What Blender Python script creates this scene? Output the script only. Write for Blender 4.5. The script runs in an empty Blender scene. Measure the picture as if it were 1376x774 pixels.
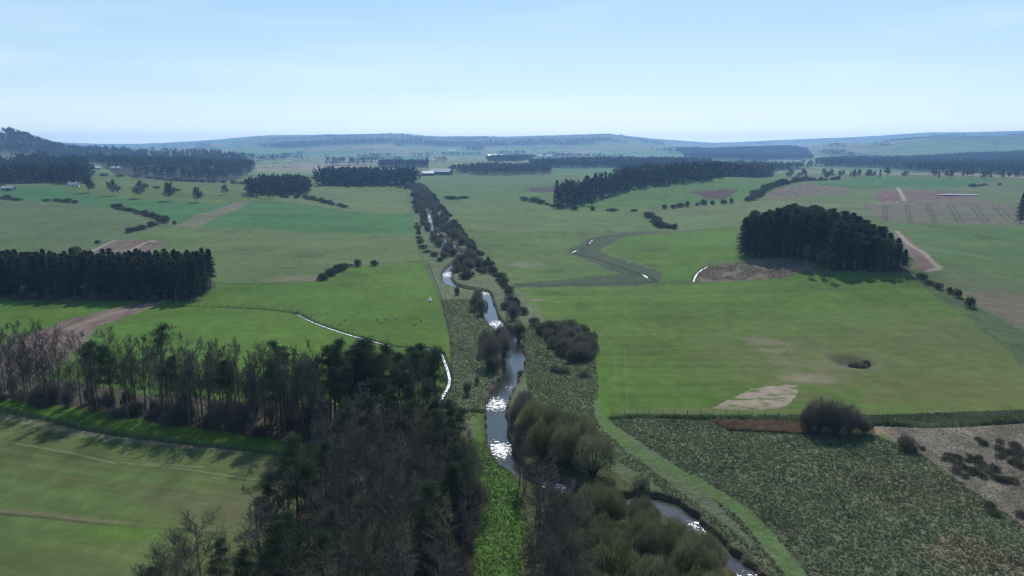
import bpy, math, random
import numpy as np
rng = np.random.default_rng(7)
random.seed(7)
R = math.radians
scene = bpy.context.scene
COL = scene.collection

# ------------------------------------------------------------------ camera geometry
CAM_H = 60.0
FPX = 982.0
PITCH = R(11.0)
cP, sP = math.cos(PITCH), math.sin(PITCH)

def vnoise(x, y, seed=0):
    x = np.asarray(x, float); y = np.asarray(y, float)
    xi = np.floor(x).astype(np.int64); yi = np.floor(y).astype(np.int64)
    fx = x - xi; fy = y - yi
    fx = fx*fx*(3-2*fx); fy = fy*fy*(3-2*fy)
    def h(a, b):
        n = (a*374761393 + b*668265263 + seed*1442695041) & 0xffffffff
        n = ((n ^ (n >> 13)) * 1274126177) & 0xffffffff
        n = (n ^ (n >> 16)) & 0xffff
        return n / 65535.0
    a = h(xi, yi); b = h(xi+1, yi); c = h(xi, yi+1); d = h(xi+1, yi+1)
    return (a*(1-fx)+b*fx)*(1-fy) + (c*(1-fx)+d*fx)*fy

def fbm(x, y, seed=0, o=4):
    x = np.asarray(x, float); y = np.asarray(y, float)
    s = 0; a = .5; t = 0
    for i in range(o):
        s = s + a*vnoise(x*2**i, y*2**i, seed+i*17); t += a; a *= .5
    return s/t

def bump(x, y, cx, cy, sx, sy, h, rot=0.0):
    dx = x-cx; dy = y-cy
    if rot:
        c, s = math.cos(rot), math.sin(rot)
        dx, dy = dx*c+dy*s, -dx*s+dy*c
    return h*np.exp(-(dx/sx)**2-(dy/sy)**2)

def ridge(x, y, D, w, prof, rough=0.0, seed=3, wn=None):
    px = 688 + FPX*x/np.maximum(y, 50.0)
    xs = [p[0] for p in prof]; ys = [p[1] for p in prof]
    py = np.interp(px, xs, ys)
    top = CAM_H + (196-py)/FPX*D
    d = (y-D)
    ww = np.where(d < 0, wn or w, w)
    b = np.exp(-(d/ww)**2)
    n = 1 + rough*(fbm(x/420., y/420., seed)-.5)
    return np.where(y > 200, np.maximum(top, 0)*b*n, 0)

FD = 8100
FARP = [(-900,186),(-400,190),(0,191),(150,195),(230,194),(300,191.5),(370,188),(430,189),(600,191),(860,190),(960,192),(1010,192.5),(1080,189),(1150,187.5),(1240,185),(1376,182.5),(2200,181)]
MAINP = [(-900,196),(150,206),(230,200),(300,195),(370,190.5),(430,187.5),(490,184.8),(530,183),(560,186),(600,188.5),(650,188),(700,186.5),(750,185),(790,183.8),(815,183.5),(835,187),(870,194),(950,205),(1080,202),(1150,196),(1240,187),(1300,189),(1376,187),(2200,186)]
MIDP = [(-900,205),(330,212),(430,206),(520,204),(600,208),(700,211),(800,208),(900,204),(1000,201),(1080,198.5),(1115,194.5),(1150,197.5),(1230,193.5),(1290,189.5),(1376,191.5),(2200,190)]
LEFTP = [(-900,183),(-200,184),(0,178.5),(28,177.5),(48,183),(78,194),(110,200.5),(200,204),(300,208),(340,214),(370,226),(420,260),(500,330)]
RWOODP = [(900,320),(960,260),(1050,222),(1150,216),(1250,213),(1376,207),(1700,199),(2200,196)]

def hbase(x, y):
    x = np.asarray(x, float); y = np.asarray(y, float)
    r = np.hypot(x, y)
    z = np.zeros_like(r)
    z = z + bump(x, y, 165, 362, 62, 60, 9.5)
    z = z + bump(x, y, 240, 985, 230, 190, 19)
    z = z + bump(x, y, 620, 620, 300, 240, 12)
    z = z + bump(x, y, 330, 420, 110, 170, 5)
    z = z + bump(x, y, -560, 900, 260, 210, 13)
    z = z + bump(x, y, -330, 560, 160, 140, 4)
    z = z + bump(x, y, 700, 1350, 500, 280, 10)
    z = z + bump(x, y, -1000, 1500, 420, 380, 26)
    z = z + bump(x, y, 150, 2300, 700, 400, 10)
    z = z + bump(x, y, -90, 210, 50, 60, 1.2)
    far = np.clip((r-1300)/1500, 0, 1)
    z = z + far*(fbm(x/900., y/900., 11, 3)-.42)*38
    z = z + np.clip((r-120)/300, 0, 1)*(fbm(x/130., y/130., 5, 3)-.5)*2.6*np.clip(np.abs(x-riverx(y))/60, 0, 1)
    z = z + ridge(x, y, 2700, 700, LEFTP, .25, 31, 520)
    z = z + ridge(x, y, 3100, 900, RWOODP, .3, 33, 560)
    z = np.maximum(z, ridge(x, y, 4500, 800, MIDP, .2, 36, 750))
    z = z + ridge(x, y, 6200, 1900, MAINP, .18, 35, 1500)
    z = z + ridge(x, y, FD, 1000, FARP, .04, 37, 1200)
    return z

# rough x of the valley centreline for a given y (metres); only flattens the flood plain
def riverx(y):
    return np.interp(y, [60, 110, 150, 220, 330, 500, 900, 1200, 2000], [45, 20, 4, 0, -12, -38, -100, -150, -220])

def ray(px, py):
    a = (px-688)/FPX; b = (387-py)/FPX
    return np.array([a, cP+b*sP, -sP+b*cP])

GPC = {}
YS = np.concatenate([np.arange(60, 700, 8.0), np.geomspace(700, 9750, 160)])
def gp(px, py, hf=None):
    """pixel of the photograph -> point on the bare terrain (metres)"""
    hf = hf or hbase
    d = ray(px, py); d = d/d[1]
    key = (round(px, 3), round(py, 3))
    if key in GPC: return GPC[key]
    ys = YS
    zz = CAM_H + d[2]*ys; hh = hf(d[0]*ys, ys)
    k = np.nonzero(zz < hh)[0]
    if len(k) == 0:
        i = len(ys)-1; return (d[0]*ys[i], ys[i], hh[i])
    i = k[0]
    if i == 0: i = 1
    t0, t1 = ys[i-1], ys[i]
    for _ in range(2):
        tt = np.linspace(t0, t1, 17); e = CAM_H+d[2]*tt-hf(d[0]*tt, tt); q = np.nonzero(e[1:] < 0)[0]
        q = q[0] if len(q) else 15
        t0, t1 = tt[q], tt[q+1]
    GPC[key] = (d[0]*t1, t1, CAM_H+d[2]*t1)
    return GPC[key]

GPP = {}
def gpoly(pts):
    k = tuple(pts)
    if k not in GPP: GPP[k] = np.array([gp(*p)[:2] for p in pts])
    return GPP[k]

def inpoly(x, y, P):
    res = np.zeros(x.shape, bool)
    m = (x >= P[:,0].min()) & (x <= P[:,0].max()) & (y >= P[:,1].min()) & (y <= P[:,1].max())
    idx = np.nonzero(m)[0]
    if len(idx) == 0: return res
    xx, yy = x[idx], y[idx]; r = np.zeros(len(idx), bool)
    n = len(P); j = n-1
    for i in range(n):
        xi, yi = P[i]; xj, yj = P[j]
        c = ((yi > yy) != (yj > yy))
        with np.errstate(divide='ignore', invalid='ignore'):
            r ^= c & (xx < (xj-xi)*(yy-yi)/(yj-yi if yj != yi else 1e-9)+xi)
        j = i
    res[idx] = r
    return res

def smooth_line(P, n=6):
    """Catmull-Rom through rows of P (any columns)"""
    P = np.asarray(P, float); out = []
    Q = np.vstack([2*P[0]-P[1], P, 2*P[-1]-P[-2]])
    for i in range(1, len(Q)-2):
        for k in range(n):
            t = k/n
            out.append(.5*((2*Q[i])+(-Q[i-1]+Q[i+1])*t+(2*Q[i-1]-5*Q[i]+4*Q[i+1]-Q[i+2])*t*t+(-Q[i-1]+3*Q[i]-3*Q[i+1]+Q[i+2])*t**3))
    out.append(Q[-2]); return np.array(out)

def dist_line(x, y, L, w=None):
    """distance of points to polyline L (world xy), and interpolated w"""
    best = np.full(x.shape, 1e9); bw = np.zeros(x.shape)
    mar = 40
    m = (x > L[:,0].min()-mar) & (x < L[:,0].max()+mar) & (y > L[:,1].min()-mar) & (y < L[:,1].max()+mar)
    idx = np.nonzero(m)[0]; xx = x[idx]; yy = y[idx]
    b = np.full(len(idx), 1e9); ww = np.zeros(len(idx))
    if len(idx) == 0: return best, bw
    if len(idx)*len(L) < 3e6:
        A = L[:-1]; D = L[1:]-L[:-1]; l2 = (D**2).sum(1)+1e-9
        t = np.clip(((xx[:,None]-A[:,0])*D[:,0]+(yy[:,None]-A[:,1])*D[:,1])/l2, 0, 1)
        d = np.hypot(xx[:,None]-A[:,0]-t*D[:,0], yy[:,None]-A[:,1]-t*D[:,1]); j = d.argmin(1); k = np.arange(len(idx))
        best[idx] = d[k, j]
        if w is not None: bw[idx] = w[j]*(1-t[k, j])+w[j+1]*t[k, j]
        return best, bw
    for i in range(len(L)-1):
        ax, ay = L[i]; bx, by = L[i+1]; dx, dy = bx-ax, by-ay
        l2 = dx*dx+dy*dy+1e-9
        t = np.clip(((xx-ax)*dx+(yy-ay)*dy)/l2, 0, 1)
        d = np.hypot(xx-ax-t*dx, yy-ay-t*dy)
        k = d < b; b = np.where(k, d, b)
        if w is not None: ww = np.where(k, w[i]*(1-t)+w[i+1]*t, ww)
    best[idx] = b; bw[idx] = ww
    return best, bw

# ------------------------------------------------------------------ river and burn courses (pixel, half width m)
RIV = [(556,249,1.26),(566,262,1.35),(572,276,1.44),(577,292,1.62),(583,308,1.62),(594,318,1.71),(606,328,1.98),(618,338,1.80),(614,350,1.62),(602,362,1.89),(603,378,1.89),(625,386,1.53),(649,391,2.07),(655,408,2.22),(664,430,2.22),(680,446,2.22),(690,466,2.37),(692,488,2.37),(684,508,2.17),(671,530,2.17),(667,556,2.04),(669,585,1.85),(680,612,1.72),(708,634,1.65),(745,649,1.65),(800,668,1.65),(858,668,1.78),(896,676,1.97),(922,694,1.91),(948,718,1.59),(985,750,1.53),(1025,785,1.53),(1085,850,1.65),(1180,930,1.91)]
rp = np.array([(*gp(a, b)[:2], w) for a, b, w in RIV])
# beyond the frame, behind the viewer's right shoulder
rp = np.vstack([rp, [[120, 40, 3.0], [190, 0, 3.0], [260, -80, 3.0]]])
RS = smooth_line(rp, 8)
RIVL, RIVW = RS[:,:2], RS[:,2]

def burn(pts, w, n=5):
    P = np.array([(*gp(a, b)[:2],) for a, b in pts]); return smooth_line(P, n), w
BURNS = [
    (burn([(236,411),(300,413),(360,416),(398,421),(420,432),(450,443),(480,452),(524,464),(560,467),(588,470),(596,482),(604,510),(596,530),(586,546)], .55), 'a'),
    (burn([(-120,520),(0,549),(60,562),(130,578),(240,593),(330,603),(420,613),(470,622)], .45), 'b'),
    (burn([(822,562),(870,559),(930,562),(1000,563),(1080,568),(1180,570),(1260,572),(1376,566),(1500,560)], .45), 'c'),
    (burn([(600,548),(625,551),(650,553)], .5, 3), 'd'),
    (burn([(690,383),(760,383),(830,381),(880,379),(868,371),(840,362),(800,348),(771,339),(790,331),(795,322),(830,316),(880,312)], .5), 'e'),
    (burn([(932,378),(934,372),(940,364),(950,358),(975,354)], .5), 'f'),
    (burn([(288,381),(340,382),(400,380),(435,374),(470,358),(520,354),(572,351)], .45), 'g'),
]

PIT = gp(1147, 485); PITB = np.array(PIT)
def carve(x, y):
    """returns dz, river distance norm, burn distance"""
    z = np.zeros(x.shape)
    d, w = dist_line(x, y, RIVL, RIVW)
    wob = (vnoise(x/1.7, y/1.7, 91)-.5)*1.0
    t = np.clip((w*1.12+.65+wob-d)/1.2, 0, 1)
    z -= 2.1*t*t*(3-2*t)
    bd = np.full(x.shape, 1e9)
    for (L, bw), nm in BURNS:
        db, _ = dist_line(x, y, L)
        db = db + (vnoise(x/1.2, y/1.2, 77)-.5)*.35
        t = np.clip((bw+.75-db)/.7, 0, 1)
        z = np.minimum(z, -0.8*t)
        bd = np.minimum(bd, db)
    q = np.hypot((x-PIT[0])/6.0, (y-PIT[1])/6.5)
    t = np.clip(1.25-q, 0, 1)
    z -= 2.2*t*t*(3-2*t)
    return z, d-w, bd, q

# ------------------------------------------------------------------ mesh helpers
def make_mesh(name, V, F, mat=None, smooth=False, uvless=True):
    V = np.asarray(V, np.float32); me = bpy.data.meshes.new(name)
    if isinstance(F, np.ndarray):
        n, k = F.shape
        me.vertices.add(len(V)); me.vertices.foreach_set('co', V.ravel())
        me.loops.add(n*k); me.loops.foreach_set('vertex_index', F.astype(np.int32).ravel())
        me.polygons.add(n); me.polygons.foreach_set('loop_start', np.arange(0, n*k, k, dtype=np.int32))
        me.polygons.foreach_set('loop_total', np.full(n, k, np.int32))
        me.update(calc_edges=True)
    else:
        me.from_pydata([tuple(map(float, v)) for v in V], [], F)
    if smooth: me.polygons.foreach_set('use_smooth', np.ones(len(me.polygons), bool))
    if mat: me.materials.append(mat)
    me.update(); return me

def obj(name, me, parent=None, loc=None, **props):
    o = bpy.data.objects.new(name, me); COL.objects.link(o)
    if parent: o.parent = parent
    if loc is not None: o.location = loc
    for k, v in props.items(): o[k] = v
    return o

def thing(name, loc, label, cat, group=None, rz=0.0, sc=1.0):
    o = bpy.data.objects.new(name, None); COL.objects.link(o)
    o.empty_display_size = .1
    o.location = loc; o.rotation_euler = (0, 0, rz); o.scale = (sc, sc, sc) if not hasattr(sc, '__len__') else sc
    o['label'] = label; o['category'] = cat
    if group: o['group'] = group
    return o

# ------------------------------------------------------------------ materials
def mat_new(name):
    m = bpy.data.materials.new(name); m.use_nodes = True
    nt = m.node_tree; nt.nodes.clear(); return m, nt

def leafy(name, base, var=.35, trans=.25, scale=.35, rough=.85, tint=None, spec=.1):
    """bark, twigs, needles and leaves: diffuse with some light through, tone varying in clumps and tree to tree"""
    m, nt = mat_new(name); N = nt.nodes; L = nt.links
    out = N.new('ShaderNodeOutputMaterial')
    tc = N.new('ShaderNodeTexCoord'); no = N.new('ShaderNodeTexNoise'); no.inputs['Scale'].default_value = scale; no.inputs['Detail'].default_value = 3
    L.new(tc.outputs['Object'], no.inputs['Vector'])
    oi = N.new('ShaderNodeObjectInfo')
    mr = N.new('ShaderNodeMapRange'); mr.inputs[1].default_value = .3; mr.inputs[2].default_value = .7
    mr.inputs[3].default_value = 1-var; mr.inputs[4].default_value = 1+var
    L.new(no.outputs['Fac'], mr.inputs[0])
    mr2 = N.new('ShaderNodeMapRange'); mr2.inputs[3].default_value = .75; mr2.inputs[4].default_value = 1.3
    L.new(oi.outputs['Random'], mr2.inputs[0])
    mu = N.new('ShaderNodeMath'); mu.operation = 'MULTIPLY'; L.new(mr.outputs[0], mu.inputs[0]); L.new(mr2.outputs[0], mu.inputs[1])
    hs = N.new('ShaderNodeMix'); hs.data_type = 'RGBA'
    hs.inputs[6].default_value = (*base, 1); hs.inputs[7].default_value = (*(tint or tuple(c*1.3 for c in base)), 1)
    wn = N.new('ShaderNodeTexWhiteNoise'); wn.noise_dimensions = '1D'; L.new(oi.outputs['Random'], wn.inputs['W'])
    L.new(wn.outputs['Value'], hs.inputs[0])
    vm = N.new('ShaderNodeVectorMath'); vm.operation = 'SCALE'; L.new(hs.outputs[2], vm.inputs[0]); L.new(mu.outputs[0], vm.inputs['Scale'])
    pr = N.new('ShaderNodeBsdfPrincipled'); pr.inputs['Roughness'].default_value = rough
    pr.inputs['Specular IOR Level'].default_value = spec
    L.new(vm.outputs[0], pr.inputs['Base Color'])
    if trans > 0:
        tr = N.new('ShaderNodeBsdfTranslucent'); L.new(vm.outputs[0], tr.inputs['Color'])
        mx = N.new('ShaderNodeMixShader'); mx.inputs[0].default_value = trans
        L.new(pr.outputs[0], mx.inputs[1]); L.new(tr.outputs[0], mx.inputs[2]); L.new(mx.outputs[0], out.inputs['Surface'])
    else:
        L.new(pr.outputs[0], out.inputs['Surface'])
    return m

def plain(name, base, rough=.8, metal=0, nscale=0, nvar=.2, spec=.3):
    m, nt = mat_new(name); N = nt.nodes; L = nt.links
    out = N.new('ShaderNodeOutputMaterial'); pr = N.new('ShaderNodeBsdfPrincipled')
    pr.inputs['Roughness'].default_value = rough; pr.inputs['Metallic'].default_value = metal
    pr.inputs['Specular IOR Level'].default_value = spec
    tc = N.new('ShaderNodeTexCoord'); no = N.new('ShaderNodeTexNoise'); no.inputs['Scale'].default_value = nscale or 1; no.inputs['Detail'].default_value = 4
    L.new(tc.outputs['Object'], no.inputs['Vector'])
    mr = N.new('ShaderNodeMapRange'); mr.inputs[1].default_value = .3; mr.inputs[2].default_value = .7; mr.inputs[3].default_value = 1-nvar; mr.inputs[4].default_value = 1+nvar
    L.new(no.outputs['Fac'], mr.inputs[0])
    vm = N.new('ShaderNodeVectorMath'); vm.operation = 'SCALE'; vm.inputs[0].default_value = base; L.new(mr.outputs[0], vm.inputs['Scale'])
    L.new(vm.outputs[0], pr.inputs['Base Color']); L.new(pr.outputs[0], out.inputs['Surface'])
    return m

M = {}
M['bark'] = leafy('grey_bark', (.12,.105,.09), .3, 0, .8)
M['twig'] = leafy('bare_twigs', (.105,.101,.086), .4, .3, .3, tint=(.128,.116,.098))
M['twig_olive'] = leafy('budding_twigs', (.16,.17,.075), .35, .3, .3, tint=(.13,.125,.08))
M['willow'] = leafy('willow_shoots', (.155,.168,.080), .5, .35, .9, tint=(.125,.132,.078))
M['willow_in'] = leafy('willow_stems', (.08,.07,.05), .3, .1, .5)
M['needle'] = leafy('conifer_needles', (.040,.060,.034), .5, .25, .5, tint=(.064,.066,.044))
M['pineneedle'] = leafy('pine_needles', (.045,.072,.036), .4, .22, .5, tint=(.06,.072,.04))
M['pinebark'] = leafy('pine_bark', (.12,.075,.05), .3, 0, .8)
M['scrub'] = leafy('dark_scrub_twigs', (.125,.115,.09), .4, .3, .5, tint=(.12,.125,.075))
M['gorse'] = leafy('hedge_twigs', (.07,.08,.045), .35, .25, .5, tint=(.085,.075,.055))
M['rush'] = leafy('rush_blades', (.105,.130,.066), .4, .4, .15, tint=(.10,.122,.064))
M['bleach'] = leafy('bleached_blades', (.19,.168,.13), .35, .3, .5)
M['deadrush'] = leafy('dark_rush_clump', (.08,.08,.05), .3, .2, .5)
M['farwood'] = leafy('far_wood', (.05,.055,.038), .5, .1, .02)
M['brash'] = leafy('felling_brash', (.15,.115,.085), .5, .1, .6)
M['reed'] = leafy('dry_reeds', (.30,.21,.13), .3, .3, .5)
M['fence'] = plain('weathered_fence_wood', (.16,.13,.10), .9, 0, 4)
M['wire'] = plain('fence_wire', (.12,.12,.12), .7, 0)
M['fleece'] = plain('fleece', (.36,.34,.3), .95, 0, 8)
M['sheepface'] = plain('sheep_skin', (.05,.045,.04), .8, 0, 8)
M['sack'] = plain('white_sack', (.85,.85,.82), .6, 0, 3, .06)
M['whitewall'] = plain('white_render', (.72,.71,.68), .8, 0, .4, .08)
M['stonewall'] = plain('stone_wall', (.3,.27,.24), .9, 0, .6, .25)
M['greyroof'] = plain('grey_roof', (.28,.29,.31), .45, 0, .3, .1, .5)
M['whiteroof'] = plain('white_roof', (.86,.86,.86), .35, 0, .2, .04, .6)
M['darkwall'] = plain('dark_cladding', (.07,.075,.07), .8, 0, .3, .2)
M['glass'] = plain('window_glass', (.03,.04,.05), .1, 0, 1, .05, .6)
M['stone'] = plain('field_stone', (.33,.3,.27), .9, 0, .8, .25)

def water_mat():
    m, nt = mat_new('river_water'); N = nt.nodes; L = nt.links
    out = N.new('ShaderNodeOutputMaterial'); pr = N.new('ShaderNodeBsdfPrincipled')
    pr.inputs['Base Color'].default_value = (.018,.022,.018,1); pr.inputs['IOR'].default_value = 1.45
    pr.inputs['Specular IOR Level'].default_value = .9
    tc = N.new('ShaderNodeTexCoord')
    # calm water; riffle patches get white foam colour that also paints in sun glints
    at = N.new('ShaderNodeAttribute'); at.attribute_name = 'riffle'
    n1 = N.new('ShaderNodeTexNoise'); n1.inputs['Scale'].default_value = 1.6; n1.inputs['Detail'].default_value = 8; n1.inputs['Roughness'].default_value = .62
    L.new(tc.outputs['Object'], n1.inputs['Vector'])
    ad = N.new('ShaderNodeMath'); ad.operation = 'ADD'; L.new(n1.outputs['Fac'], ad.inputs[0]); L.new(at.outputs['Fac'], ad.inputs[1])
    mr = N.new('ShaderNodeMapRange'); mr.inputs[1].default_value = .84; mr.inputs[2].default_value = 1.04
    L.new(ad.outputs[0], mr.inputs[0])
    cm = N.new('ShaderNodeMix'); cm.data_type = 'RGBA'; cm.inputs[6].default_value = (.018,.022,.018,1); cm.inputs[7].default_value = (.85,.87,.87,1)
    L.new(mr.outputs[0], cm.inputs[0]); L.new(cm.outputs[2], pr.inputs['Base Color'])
    rr = N.new('ShaderNodeMapRange'); rr.inputs[3].default_value = .12; rr.inputs[4].default_value = .28; L.new(mr.outputs[0], rr.inputs[0])
    L.new(rr.outputs[0], pr.inputs['Roughness'])
    n2 = N.new('ShaderNodeTexNoise'); n2.inputs['Scale'].default_value = 3.5; n2.inputs['Detail'].default_value = 4
    L.new(tc.outputs['Object'], n2.inputs['Vector'])
    bs = N.new('ShaderNodeMapRange'); bs.inputs[3].default_value = .12; bs.inputs[4].default_value = 1.0; L.new(mr.outputs[0], bs.inputs[0])
    bp = N.new('ShaderNodeBump'); bp.inputs['Distance'].default_value = .25
    L.new(bs.outputs[0], bp.inputs['Strength']); L.new(n2.outputs['Fac'], bp.inputs['Height']); L.new(bp.outputs[0], pr.inputs['Normal'])
    L.new(pr.outputs[0], out.inputs['Surface'])
    return m
M['water'] = water_mat()

def ground_mat():
    m, nt = mat_new('ground_cover'); N = nt.nodes; L = nt.links
    out = N.new('ShaderNodeOutputMaterial'); pr = N.new('ShaderNodeBsdfPrincipled')
    pr.inputs['Roughness'].default_value = .95; pr.inputs['Specular IOR Level'].default_value = .08
    at = N.new('ShaderNodeAttribute'); at.attribute_name = 'cover'
    ar = N.new('ShaderNodeAttribute'); ar.attribute_name = 'rough'
    tc = N.new('ShaderNodeTexCoord')
    fac = None
    for sc, v, det in ((2.6, .34, 3), (.22, .16, 4), (.03, .12, 4)):
        no = N.new('ShaderNodeTexNoise'); no.inputs['Scale'].default_value = sc; no.inputs['Detail'].default_value = det; no.inputs['Roughness'].default_value = .6
        L.new(tc.outputs['Object'], no.inputs['Vector'])
        mr = N.new('ShaderNodeMapRange'); mr.inputs[1].default_value = .3; mr.inputs[2].default_value = .7
        mr.inputs[3].default_value = 1-v; mr.inputs[4].default_value = 1+v; L.new(no.outputs['Fac'], mr.inputs[0])
        o_ = mr.outputs[0]
        if sc == 2.6:     # the coarse sward only where it is rough
            mx = N.new('ShaderNodeMix'); mx.inputs[2].default_value = 1.0
            mq = N.new('ShaderNodeMapRange'); mq.inputs[3].default_value = .25; mq.inputs[4].default_value = 1.0; L.new(ar.outputs['Fac'], mq.inputs[0])
            L.new(mq.outputs[0], mx.inputs[0]); L.new(o_, mx.inputs[3]); o_ = mx.outputs[0]
        if fac is None: fac = o_
        else:
            mu = N.new('ShaderNodeMath'); mu.operation = 'MULTIPLY'; L.new(fac, mu.inputs[0]); L.new(o_, mu.inputs[1]); fac = mu.outputs[0]
    vm = N.new('ShaderNodeVectorMath'); vm.operation = 'SCALE'; L.new(at.outputs['Color'], vm.inputs[0]); L.new(fac, vm.inputs['Scale'])
    L.new(vm.outputs[0], pr.inputs['Base Color'])
    n3 = N.new('ShaderNodeTexNoise'); n3.inputs['Scale'].default_value = 1.1; n3.inputs['Detail'].default_value = 5; L.new(tc.outputs['Object'], n3.inputs['Vector'])
    bs = N.new('ShaderNodeMapRange'); bs.inputs[3].default_value = .08; bs.inputs[4].default_value = .6; L.new(ar.outputs['Fac'], bs.inputs[0])
    bp = N.new('ShaderNodeBump'); bp.inputs['Distance'].default_value = .5; L.new(bs.outputs[0], bp.inputs['Strength']); L.new(n3.outputs['Fac'], bp.inputs['Height'])
    L.new(bp.outputs[0], pr.inputs['Normal']); L.new(pr.outputs[0], out.inputs['Surface'])
    return m
M['ground'] = ground_mat()

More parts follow.
